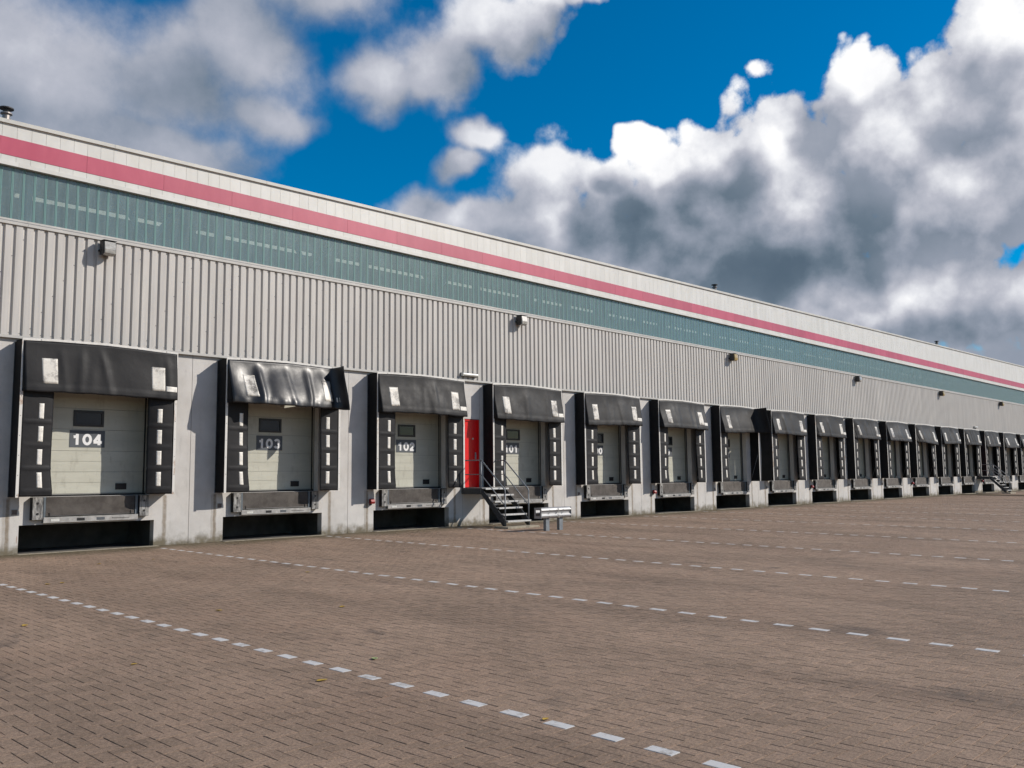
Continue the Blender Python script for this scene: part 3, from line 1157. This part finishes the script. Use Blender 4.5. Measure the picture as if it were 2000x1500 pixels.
def text_mesh(txt, height, stroke):
    """flat bold numerals, each stroke a ribbon; stacked strokes are set a hair apart"""
    mb = MB()
    adv = .94
    x0 = -len(txt) * adv / 2
    for ci, ch in enumerate(txt):
        for si, pl in enumerate(GLYPH[ch]):
            pts = [Vector(((p[0] + x0 + ci * adv) * height, (p[1] - .5) * height)) for p in pl]
            closed = (pts[0] - pts[-1]).length < 1e-4
            zz = .001 + .0004 * si
            k = len(mb.v)
            for i, p in enumerate(pts):
                a_ = pts[i - 1] if i else (pts[-2] if closed else p)
                b_ = pts[i + 1] if i + 1 < len(pts) else (pts[1] if closed else p)
                t_ = (b_ - a_).normalized()
                nn = Vector((-t_.y, t_.x)) * stroke / 2
                mb.v += [(p.x + nn.x, p.y + nn.y, zz), (p.x - nn.x, p.y - nn.y, zz)]
            for i in range(len(pts) - 1):
                mb.f.append((k + 2 * i, k + 2 * i + 1, k + 2 * i + 3, k + 2 * i + 2))
                mb.m.append(0)
    return mb.mesh('number', 'digit_white')


DY = 0.30
secz = [1.262, 1.75, 2.23, 2.72, 3.20, 3.70, 4.19]
sec_meshes = []
for i in range(6):
    z0, z1 = secz[i] + .003, secz[i + 1] - .003
    mb = MB()
    th = (z1 - z0) / 2
    for r in range(2):
        mb.box(.36, 3.10, DY, DY + .04, z0 + r * th + (.003 if r else 0), z0 + (r + 1) * th - (0 if r else .003))
    mb.box(.37, 3.09, DY + .008, DY + .039, z0 + .01, z1 - .01)
    sec_meshes.append(mb.mesh('door_section', 'door_cream'))
wf = MB()
wf.box(1.36, 2.04, DY - .022, DY - .001, 3.105, 3.16).box(1.36, 2.04, DY - .022, DY - .001, 2.79, 2.845)
wf.box(1.36, 1.415, DY - .022, DY - .001, 2.8452, 3.1048).box(1.985, 2.04, DY - .022, DY - .001, 2.8452, 3.1048)
wf = wf.mesh('window_frame', 'black_plastic')
wg = MB()
# moulded double pane with a bevelled rim
wg.hexa([(1.416, DY - .006, 2.846), (1.984, DY - .006, 2.846), (1.984, DY - .001, 2.846), (1.416, DY - .001, 2.846),
         (1.416, DY - .006, 3.104), (1.984, DY - .006, 3.104), (1.984, DY - .001, 3.104), (1.416, DY - .001, 3.104)])
wg = wg.mesh('window_pane', 'window_glass')
npl = MB().box(1.29, 2.08, DY - .006, DY - .001, 2.31, 2.70).mesh('number_plate', 'plate_grey')
hd = MB().box(2.36, 2.62, DY - .012, DY - .001, 1.335, 1.48).box(2.38, 2.60, DY - .045, DY - .013, 1.46, 1.478).mesh('handle', 'black_plastic')
seal = MB().box(.36, 3.10, DY + .002, DY + .04, 1.205, 1.238).mesh('door_seal', 'door_seal')
brail = MB().box(.36, 3.10, DY - .008, DY + .038, 1.240, 1.262).mesh('bottom_rail', 'jamb_grey')
jmb = MB().box(3.012, 3.042, DY - .012, DY - .001, 1.22, 4.2).mesh('side_seal', 'door_seal')
jml = MB().box(.415, .445, DY - .012, DY - .001, 1.22, 4.2).mesh('side_seal', 'door_seal')
for n in range(NB):
    num = str(104 - n)
    d = part('dock_door', house, 'cream sectional dock door numbered %s' % num if n < 5 else None)
    d.location = (n * BAY, 0, 0)
    for sm in sec_meshes:
        add('door_section', sm, d)
    add('window_frame', wf, d)
    add('window_pane', wg, d)
    px_ = -.07 if n > 2 else 0.0
    add('number_plate', npl, d, (px_, 0, 0))
    add('door_seal', seal, d)
    add('bottom_rail', brail, d)
    add('side_seal', jmb, d)
    add('side_seal', jml, d)
    add('handle', hd, d)
    tm = text_mesh(num, 0.25, 0.064)
    o = add('number', tm, d, (1.685 + px_, DY - .0075, 2.49))
    o.rotation_euler = (math.pi / 2, 0, 0)

# personnel doors
for n in DOORS2:
    x = n * BAY + 3.78
    d = part('red_door', house, 'bright red steel door at the top of the stairs')
    build('door_leaf', MB().box(x + .06, x + .70, .055, .10, Z_DOCK + .01, 3.36), 'red_door', d)
    mb = MB().box(x + .007, x + .058, .02, .12, Z_DOCK - .01, 3.40).box(x + .702, x + .762, .02, .12, Z_DOCK - .01, 3.40).box(x + .0585, x + .7015, .02, .12, 3.362, 3.40)
    build('door_frame', mb, 'red_door', d)
    mb = MB().box(x + .52, x + .54, .050, .0545, Z_DOCK + .1, 3.25).box(x + .16, x + .52, .050, .0545, 3.20, 3.215)
    build('door_moulding', mb, 'red_door', d)
    build('lock', MB().tube([(x + .5, .056, 2.78), (x + .5, .03, 2.78)], .03, 10), 'steel_bright', d)
    mb = MB().box(x + .60, x + .66, .045, .0545, 2.12, 2.34).tube([(x + .63, .044, 2.24), (x + .63, .005, 2.24), (x + .55, .005, 2.24)], .011, 6)
    build('handle', mb, 'steel_bright', d)

# ------------------------------------------------------------------ dock shelters
D_ = 0.449
SW = 3.413
Z_T = 4.560


def smooth(a, b, x):
    q = min(1.0, max(0.0, (x - a) / (b - a)))
    return q * q * (3 - 2 * q)


def make_hood(n, rs):
    """head curtain of dock n: returns point function P(u, v) with u across and v down"""
    flare = {0: .07, 1: .215, 2: .15, 3: .13, 4: .12, 5: .17}.get(n, .10 + .12 * rs.random())
    fold_r = {1: 0.895, 6: 0.87}.get(n)
    pinch_l = {5: .05, 6: .05, 8: .10, 9: .20, 11: .26, 13: .26, 14: .10, 15: .12}.get(n, .02)
    drop_r = {11: .10}.get(n, 0.0)
    folds = [(rs.uniform(.06, .96), rs.uniform(.018, .04), rs.uniform(.008, .022) * (2.0 if n == 1 else 1.0), rs.uniform(-.05, .08)) for _ in range(7)]
    ph = [rs.uniform(0, 6.28) for _ in range(6)]
    slump = {1: .02}.get(n, rs.uniform(-.02, .02))

    def P(u, v, lift=0.0):
        x = u * SW
        z_top = 4.545 + .05 * (1 - abs(u - .55) / .55)
        z_bot = 3.425 + slump + .03 * math.sin(3.1 * u + ph[0]) + .03 * (u - .5)
        z = z_top + (z_bot - z_top) * v
        y = -D_ - .022 - flare * smooth(0, 1.0, v) ** 1.0
        amp = smooth(0.0, .35, v)
        for (c, wd, am, sk) in folds:
            cc = c + sk * v
            y -= am * amp * math.exp(-((u - cc) / wd) ** 2)
        y -= .010 * amp * math.sin(7 * u + ph[1] + 2 * v) + .006 * amp * math.sin(19 * u + ph[2] - 3 * v)
        if n == 1:
            y -= .22 * math.sin(math.pi * min(1.0, u / .92)) ** .8 * smooth(0, 1, v)
            y -= .045 * amp * max(0.0, math.sin(5.2 * math.pi * u + .6 + 1.2 * v)) * (1 - .4 * v)
            y -= .012 * smooth(.8, .9, v) * math.sin(60 * u + ph[3])
        # hem with small crinkles
        y -= .010 * smooth(.84, .9, v) + .004 * smooth(.85, 1, v) * math.sin(46 * u + ph[4])
        z += .006 * smooth(.9, 1, v) * math.sin(31 * u + ph[5])
        # the left edge is drawn in towards the middle on the worn ones
        x += pinch_l * SW * .5 * smooth(.15, 1, v) * (1 - u) ** 2
        y += pinch_l * .6 * smooth(.1, .5, v) * max(0, 1 - u * 4) ** 2
        z -= drop_r * u * v
        if fold_r and u > fold_r:
            # torn corner: the end of the curtain bends out towards the yard
            s = (u - fold_r) * SW * 1.35
            L = (1 - fold_r) * SW * 1.35
            ang = math.radians(84) * smooth(0, .45, s / L)
            th = math.radians(84)
            bx = math.cos(ang)
            k = s / L
            x = fold_r * SW + s * (.35 + .65 * math.cos(ang * .9))
            x = fold_r * SW + s * (0.55 * (1 - k) + .28) + .10 * v * k
            y -= s * (.35 + .62 * k) * (1.0 - .10 * v)
            z -= .05 * k - .10 * k * (1 - v)
        y -= lift
        return (x, y, z)
    return P


SPECIAL = {1: 'glossy with torn corner', 6: 'with its right side curtain blown outwards',
           9: 'with the left edge of its hood torn away', 11: 'with its hood sagging askew'}
# shared pieces of a shelter
side = MB().box(-.026, .004, -D_, -.002, 1.215, Z_T)
side = side.mesh('side_panel', 'black_sheet')
rim = MB().box(-.034, -.028, -.035, -.001, 1.213, Z_T).mesh('wall_angle', 'stair_dark')
strip = MB().box(-.030, .028, -D_ - .016, -D_ - .002, 1.208, Z_T - .012)
for k in range(8):
    strip.box(-.006, .006, -D_ - .0205, -D_ - .0162, 1.25 + k * .42, 1.262 + k * .42, 1)
strip = strip.mesh('edge_strip', ['edge_strip', 'screw'])


def gable(y0, y1, dz0, dz1, mi=0, mb=None):
    mb = mb or MB()
    xs_ = [-.03, .6, 1.75, 2.6, SW + .03]
    zt = [Z_T, Z_T + .03, Z_T + .052, Z_T + .032, Z_T - .005]
    for i in range(4):
        c8 = [(xs_[i], y0, zt[i] + dz0), (xs_[i + 1], y0, zt[i + 1] + dz0), (xs_[i + 1], y1, zt[i + 1] + dz0), (xs_[i], y1, zt[i] + dz0),
              (xs_[i], y0, zt[i] + dz1), (xs_[i + 1], y0, zt[i + 1] + dz1), (xs_[i + 1], y1, zt[i + 1] + dz1), (xs_[i], y1, zt[i] + dz1)]
        mb.hexa(c8, mi)
    return mb


top = gable(-D_, -.088, .004, .018).mesh('top_panel', 'black_sheet')
tstrip = gable(-D_ - .018, -D_ - .002, -.010, .040)
for k in range(5):
    xk = .35 + k * .7
    tstrip.box(xk - .008, xk + .008, -D_ - .023, -D_ - .0182, Z_T + .02, Z_T + .036, 1)
tstrip = tstrip.mesh('top_strip', ['aluminium', 'screw'])
strut = MB().tube([(SW - .05, -D_ + .03, 2.45), (SW - .05, -.03, 1.30)], .010, 6).mesh('strut', 'stair_steel')

for n in range(NB):
    rs = random.Random(100 + n)
    num = 104 - n
    lab = '%s black dock shelter from the left' % ORD[n]
    if n < 5:
        lab += ', around door %d' % num
    if n in SPECIAL:
        lab += ', ' + SPECIAL[n]
    sh_ = thing('dock_shelter', lab, 'dock shelter', (n * BAY, 0, 0), 'dock shelters along the wall')
    add('side_panel', side, sh_)
    add('side_panel', side, sh_, (SW + .022, 0, 0))
    add('wall_angle', rim, sh_)
    add('wall_angle', rim, sh_, (SW + .062, 0, 0))
    add('edge_strip', strip, sh_)
    add('edge_strip', strip, sh_, (SW, 0, 0))
    add('top_panel', top, sh_)
    add('top_strip', tstrip, sh_)
    add('strut', strut, sh_)
    # head curtain
    P = make_hood(n, rs)
    mb = MB().grid(P, 64, 26)
    hood = build('head_curtain', mb, 'glossy_curtain' if n == 1 else 'curtain', sh_, smooth=True, solid=0.006)
    # reflective patches sewn on the hood
    P_ = P
    fr_ = {1: 0.895, 6: 0.87}.get(n, 1.0)
    for e in (0, 1):  # added black sheets: block sun at the hood's sides and darken the open gap
        def Gs(s_, v, e=e):
            v2 = v if not (e and fr_ < 1) else .28 + .72 * v
            a = P_(fr_ if e else 0.0, v2)
            xf = SW + .004 if e else -.004
            return (xf + (a[0] - xf) * s_, -D_ + .006 + (a[1] + .004 + D_ - .006) * s_, a[2] + (0.012 * (1 - s_)))
        build('added_light_block', MB().grid(Gs, 3, 10), 'black_sheet', hood, smooth=True, solid=0.003)
    right_c = .862 if n != 1 else .835
    for (ua, ub, va, vb, mn) in ((.105, .200, .33, .83, 'sticker'), (right_c - .047, right_c + .047, .33, .83, 'sticker'), (.915, .995, .72, .83, 'strip_sticker')):
        if n in (6,) and ua > .8:
            continue
        if n in (9, 11, 13) and ua < .2:
            ua, ub = ua + .0, ub - .03
        build('reflector', MB().grid(lambda u, v: P(ua + (ub - ua) * u, va + (vb - va) * v, .0045), 8, 10), mn, hood, smooth=True, solid=0.001)
    # side curtains
    for sd_ in (0, 1):
        wdt = rs.uniform(.58, .68)
        if sd_ == 0 and n >= 3:
            wdt += .09
        bend = rs.uniform(.02, .09)
        gath = rs.uniform(-.03, .06)
        kick = rs.uniform(0.0, .07)
        if n == 5 and sd_:
            gath = .20
        if n in (9, 11) and sd_:
            gath = .33
        if n in (8, 10, 12) and sd_:
            gath = .16
        out_fold = (n == 6 and sd_)
        torn = (n == 12 and sd_)
        p1, p2 = rs.uniform(0, 6), rs.uniform(0, 6)

        def Q(u, v, lift=0.0, sd_=sd_, wdt=wdt, bend=bend, gath=gath, kick=kick, out_fold=out_fold, p1=p1, p2=p2):
            z = 3.62 + (1.222 - 3.62) * v
            wloc = wdt * (1 - gath * v) + (kick * smooth(.75, 1, v) if sd_ == 0 else 0)
            d = .026 + u * (wloc - .026)
            y = -D_ + .004 - lift
            y += bend * u ** 3
            y += .012 * u * math.sin(5 * v + p1) + .006 * math.sin(11 * v + p2) * u
            # welded cross seams every half metre
            for k in range(1, 5):
                zc = 3.30 - (k - .02) * .495 + .0
                y -= .013 * math.exp(-((z - zc) / .022) ** 2) * smooth(.0, .15, u)
            if out_fold:
                y = -D_ - .016 - d * (.95 - .1 * v) - .05 * math.sin(3 * v)
                d = .03 + .14 * math.sin(1.6 * u) * (1 - .2 * v)
                return (SW + .02 + d * .3, y, z + .1 * u * (1 - v))
            x = d if sd_ == 0 else SW - d
            return (x, y, z)

        cur = build('side_curtain', MB().grid(Q, 14, 60), 'curtain', sh_, smooth=True, solid=0.005)
        if out_fold:
            continue
        for k in range(4):
            va = (3.62 - (3.215 - k * .494)) / 2.398
            vb = (3.62 - (2.885 - k * .494)) / 2.398
            if sd_ == 0:
                ua, ub = (.37 - .026) / (wdt - .026), (.475 - .026) / (wdt - .026)
            else:
                ua, ub = (.31 - .026) / (wdt - .026), (.425 - .026) / (wdt - .026)
            build('reflector', MB().grid(lambda u, v: Q(ua + (ub - ua) * u, va + (vb - va) * v, .0045), 3, 12), 'strip_sticker', cur, smooth=True, solid=0.001)

# ------------------------------------------------------------------ dock levellers with bumpers
lip = MB().box(.725, 2.675, -.060, -.030, .800, 1.192).mesh('lip_plate', 'tread_plate')
hinge = MB().tube([(.73, -.052, .785), (2.67, -.052, .785)], .013, 8).box(.80, .815, -.075, -.0605, .78, .86).box(2.585, 2.60, -.075, -.0605, .78, .86).mesh('hinge_bar', 'lamp_housing')
deck = MB().box(.725, 2.675, -.029, .24, 1.180, 1.200).mesh('deck_plate', 'tread_plate')
post_ = MB().box(-.022, .022, -.075, -.002, .645, 1.200).mesh('side_frame', 'leveller_blue')
bar = MB().box(.672, 2.745, -.105, -.0755, .640, .762)
bar.box(.672, 2.745, -.075, -.002, .640, .6448)
bar.box(1.37, 1.54, -.108, -.1052, .665, .725, 1).box(1.80, 1.98, -.108, -.1052, .665, .725, 2).box(.82, 1.0, -.108, -.1052, .668, .722, 3)
bar.box(2.16, 2.55, -.118, -.1052, .700, .716, 0)
bar = bar.mesh('front_beam', ['leveller_steel', 'black_plastic', 'plate_grey', 'lamp_white'])
bmp = MB().box(0, .23, -.112, -.002, 0, .49).mesh('bumper', 'rubber')
bfc = MB().box(.012, .222, -.124, -.1122, .006, .484).mesh('face_plate', 'bumper_face')
blt = MB().tube([(.115, -.1242, .13), (.115, -.131, .13)], .026, 10).tube([(.115, -.1242, .36), (.115, -.131, .36)], .026, 10).mesh('bolt', 'black_plastic')
for n in range(NB):
    who = 'below the %s dock door from the left' % ORD[n]
    r = thing('dock_leveller', 'steel dock leveller lip with two bumpers ' + who, 'dock leveller', (n * BAY, 0, 0), 'dock levellers along the wall')
    add('lip_plate', lip, r)
    add('hinge_bar', hinge, r)
    add('deck_plate', deck, r)
    add('side_frame', post_, r, (.694, 0, 0))
    add('side_frame', post_, r, (2.715, 0, 0), (1.35, 1, 1))
    add('front_beam', bar, r)
    for bx in (.42, 2.76):
        b = add('bumper', bmp, r, (bx, 0, .71))
        add('face_plate', bfc, b)
        add('bolt', blt, b)

# small fittings beside the pits: red signal lamps and cover boxes
lampm = MB().prism([(-.13, .80), (-.155, .86), (-.10, .95), (-.05, .95), (-.05, .80)], 'x', .03, .16).mesh('signal_body', 'red_lamp')
lampb = MB().box(.05, .14, -.049, -.001, .83, .92).box(.06, .13, -.035, -.0005, .76, .829).mesh('signal_bracket', 'lamp_housing')
boxm = MB().box(.05, .17, -.018, -.001, .83, .95).mesh('cover_frame', 'leveller_steel')
boxi = MB().box(.062, .158, -.0215, -.0182, .842, .938).mesh('cover_lid', 'brown_box')
for n in range(NB):
    where = 'beside the %s dock from the left' % ORD[n]
    if n % 3 == 2:
        r = thing('signal_lamp', 'small red signal lamp on the wall ' + where, 'lamp', (n * BAY, 0, 0), 'red signal lamps')
        add('signal_body', lampm, r)
        add('signal_bracket', lampb, r)
    elif n != 3 and n < 14:
        r = thing('junction_box', 'small square junction box on the wall ' + where, 'junction box', (n * BAY, 0, 0), 'wall junction boxes')
        add('cover_frame', boxm, r)
        add('cover_lid', boxi, r)

# ------------------------------------------------------------------ steel stairs to the red doors


def stairs(n, label):
    ox = n * BAY
    r = thing('steel_stairs', label, 'stairs', (ox + 4.2, -1.3, 0), 'steel stairs to the doors')

    def bd(name, mb, mats, parent=r, **kw):
        mb.v = [(v[0] - 4.2, v[1] + 1.3, v[2]) for v in mb.v]
        return build(name, mb, mats, parent, **kw)
    xl, xr = 3.74, 4.80
    yp, yf = -.88, -1.86
    zf = ground_z(yf) + .055
    bd('landing_grating', MB().box(xl + .012, xr - .012, yp, -.012, 1.160, 1.195), 'grating')
    for x in (xl, xr):
        bd('landing_beam', MB().box(x - .012, x + .010, yp - .02, -.005, 1.00, 1.197), 'stair_dark')
    bd('landing_beam', MB().box(xl + .012, xr - .014, -.03, -.006, 1.00, 1.155), 'stair_dark')
    for x in (xl, xr):
        # stringer: a deep flat bar from the landing down to the slab
        pr = [(yp - .022, 1.197), (yp - .022, .99), (yf + .03, zf), (yf - .10, zf), (yf - .10, zf + .16)]
        bd('stringer', MB().prism(pr, 'x', x - .010, x + .008), 'stair_dark')
    N = 6
    for k in range(N):
        zt = 1.19 - k * .197
        yt = yp - .02 - k * (abs(yf - yp) / 5.0) * .93
        if k == 0:
            yt = yp + .02
        mb = MB().box(xl + .010, xr - .012, yt - .215, yt, zt - .030, zt)
        mb.box(xl + .010, xr - .012, yt - .222, yt - .2152, zt - .045, zt + .002)
        bd('tread', mb, 'grating')
    rr = .021
    z1, z2 = 2.065, 1.62
    ylow = yf - .06
    for x in (xl, xr):
        bd('post', MB().tube([(x, yp + .0, 1.02), (x, yp, z1)], rr, 10), 'stair_steel', smooth=True)
        bd('post', MB().tube([(x, ylow, zf + .02), (x, ylow, 1.12)], rr, 10), 'stair_steel', smooth=True)
        bd('handrail', MB().tube([(x, -.03, z1), (x, yp - .02, z1), (x, ylow + .02, 1.16), (x, ylow, 1.10), (x, ylow, 1.0)], rr, 10), 'stair_steel', smooth=True)
        bd('mid_rail', MB().tube([(x, -.03, z2), (x, yp - .0, z2), (x, ylow, .66)], rr * .8, 10), 'stair_steel', smooth=True)
        bd('wall_post', MB().tube([(x, -.04, 1.0), (x, -.04, z1)], rr * .9, 8), 'stair_steel', smooth=True)
    return r


for q, n in enumerate(DOORS2):
    stairs(n, 'grey steel stairs with handrails up to the red door between docks 102 and 101' if q == 0 else 'distant grey steel stairs at the far right end of the docks')
    ox = n * BAY + 4.2
    zs = ground_z(-2.0)
    mb = MB()
    c8 = [(-.72, -.30, -.05), (.72, -.30, -.05), (.72, .30, -.05), (-.72, .30, -.05), (-.70, -.28, .055), (.71, -.29, .050), (.70, .28, .055), (-.71, .29, .060)]
    mb.hexa(c8)
    o = build('concrete_slab', mb, 'slab_concrete', None, loc=(ox, -1.98, zs), bevel=0.015)
    tag(o, 'flat concrete slab under the foot of the near steel stairs' if q == 0 else 'flat concrete slab under the foot of the distant stairs', 'slab', 'stair foot slabs')

# ------------------------------------------------------------------ guard rail in front of the stairs
gy = -3.62
gz = ground_z(gy)
rail = thing('guard_rail', 'short galvanised steel guard rail on two posts in front of the stairs', 'guard rail', (13.5, gy, gz))
prof = [(0, 0), (.052, .03), (.068, .075), (.020, .135), (.020, .175), (.068, .235), (.052, .28), (0, .31)]
for s in (-1, 1):
    mb = MB()
    pts = [(s * (.075 + a), .36 + b) for a, b in prof] + [(s * (.071 + a), .36 + b) for a, b in reversed(prof)]
    mb.prism(pts, 'x', -.66, .66)
    build('w_beam', mb, 'galvanised', rail)
mb = MB()
for s in (-1, 1):
    x = s * .665
    mb.box(x - .003, x + .003, -.140, -.078, .36, .67).box(x - .003, x + .003, .078, .140, .36, .67).box(x - .003, x + .003, -.0778, .0778, .36, .44).box(x - .003, x + .003, -.0778, .0778, .60, .67)
build('end_plate', mb, 'galvanised', rail)
for x in (-.30, .30):
    mb = MB().box(x - .075, x + .075, -.05, -.044, -.25, .62).box(x - .075, x - .069, -.0438, .05, -.25, .62).box(x + .069, x + .075, -.0438, .05, -.25, .62)
    build('post', mb, 'galvanised_post', rail)
mb = MB()
for x in (-.30, .02, .30):
    for z in (.42, .515, .61):
        mb.tube([(x, -.15, z), (x, -.08, z)], .012, 6)
build('bolt', mb, 'steel_bright', rail)
build('joint_strap', MB().box(.08, .10, -.150, -.146, .36, .67), 'steel_bright', rail)

# ------------------------------------------------------------------ floodlights, emergency lights, roof vents
hs_ = MB()
hs_.prism([(-.07, .02), (-.22, .0), (-.30, .03), (-.27, .32), (-.07, .34)], 'x', -.14, .14)
hs_ = hs_.mesh('housing', 'lamp_housing')
vis = MB().prism([(-.08, .344), (-.33, .328), (-.33, .338), (-.08, .354)], 'x', -.15, .15).mesh('visor', 'lamp_housing')
ln = MB().prism([(-.225, -.010), (-.335, .030), (-.350, .12), (-.315, .300), (-.272, .305), (-.302, .032), (-.224, .000)], 'x', -.122, .122)
brk = MB().box(-.16, .16, -.0695, -.024, .10, .14).box(-.156, -.1415, -.20, -.0698, .12, .15).box(.1415, .156, -.20, -.0698, .12, .15).box(-.05, .05, -.0695, -.024, .142, .24).mesh('bracket', 'stair_dark')
FL = [(1.78, 6.74, 0, 'above the leftmost dock'), (15.90, 6.74, 0, 'above the fourth dock'), (30.25, 6.74, 1, 'above the seventh dock'), (44.3, 6.74, 0, 'third from the far right'),
      (58.3, 6.74, 1, 'second from the far right'), (72.2, 6.74, 1, 'farthest along the wall')]
lens = {0: ln.mesh('lens', 'lamp_lens'), 1: ln.mesh('lens', 'lamp_lens_amber')}
for (x, z, am, w) in FL:
    r = thing('floodlight', 'black wall floodlight with %s lens, %s' % ('amber' if am else 'clear', w), 'floodlight', (x, -.04, z), 'floodlights along the wall')
    add('housing', hs_, r)
    add('visor', vis, r)
    add('lens', lens[am], r)
    add('bracket', brk, r)
for (x, w) in ((13.49, 'above the red door'), (65.6, 'above the distant stairs')):
    r = thing('emergency_light', 'long white emergency light on the cladding ' + w, 'light', (x, -.066, 4.78), 'emergency lights')
    build('diffuser', MB().prism([(-.035, .0), (-.125, .02), (-.14, .06), (-.125, .10), (-.035, .115)], 'x', -.33, .33), 'lamp_white', r, bevel=0.01)
    build('back_tray', MB().box(-.345, .345, -.034, -.001, -.004, .12), 'plate_grey', r)
    build('end_cap', MB().box(-.35, -.3305, -.13, -.0345, .005, .11).box(.3305, .35, -.13, -.0345, .005, .11), 'lamp_white', r)
for (x, w) in ((-.45, 'at the left end of the roof'), (30.2, 'at the middle of the roof edge'), (60.6, 'at the far right of the roof')):
    y = .75
    xr_ = x + .25
    z = roof_z(xr_) - .12 + .16
    r = thing('roof_vent', 'short steel roof vent pipe with dark cap ' + w, 'roof vent', (xr_, y, z), 'roof vents')
    build('pipe', MB().lathe([(.13, -.16), (.13, .06), (.085, .10), (.080, .42)], 0, 0), 'vent_steel', r, smooth=False)
    build('collar', MB().lathe([(.08, .36), (.125, .385), (.125, .41), (.08, .43)], 0, 0), 'vent_steel', r)
    build('rain_cap', MB().lathe([(.07, .43), (.07, .50), (.15, .505), (.15, .53), (.03, .56)], 0, 0), 'vent_cap', r)

# ------------------------------------------------------------------ fallen leaves
LEAVES = [(48, 1223, 'yellow', 'lying near the left edge of the yard', .075), (93, 1142, 'yellow', 'lying left of the nearest dashed line', .06),
          (122, 1139, 'yellow', 'lying by the start of the nearest dashed line', .07), (427, 1193, 'yellow', 'lying between the first and second dashed lines', .07),
          (262, 1298, 'yellow', 'lying in the left foreground', .05), (629, 1330, 'yellow', 'lying close below the nearest dashed line', .075),
          (731, 1288, 'green', 'lying pale and flat above the nearest dashed line', .07), (1066, 1406, 'yellow', 'lying beside a white paver', .05),
          (601, 1118, 'yellow', 'lying above the second dashed line', .075), (668, 1186, 'yellow', 'lying below the second dashed line', .07),
          (193, 1102, 'yellow', 'lying in front of dock 104', .06), (299, 1093, 'yellow', 'lying by the corner of dock 104', .06)]
for (u, v, kind, w, sz) in LEAVES:
    p = pix_ground(u, v)
    rs = random.Random(u)
    curl = rs.uniform(.15, .4)

    def Lf(a, b, sz=sz, curl=curl):
        t_ = a * 2 - 1
        wd = (1 - t_ * t_) ** .7 * .55 * (1 + .3 * t_)
        s_ = (b * 2 - 1) * wd
        return (t_ * sz * .7, s_ * sz * .7, sz * (.10 + curl * s_ * s_ * 1.6 + .28 * curl * t_ * t_))
    o = build('fallen_leaf', MB().grid(Lf, 8, 6), 'leaf_' + kind, None, smooth=True, loc=(p.x, p.y, p.z - sz * .02), solid=.001)
    o.rotation_euler = (SLOPE, 0, rs.uniform(0, 6.28))
    tag(o, 'small %s leaf %s' % (kind, w), 'leaf', 'fallen leaves')
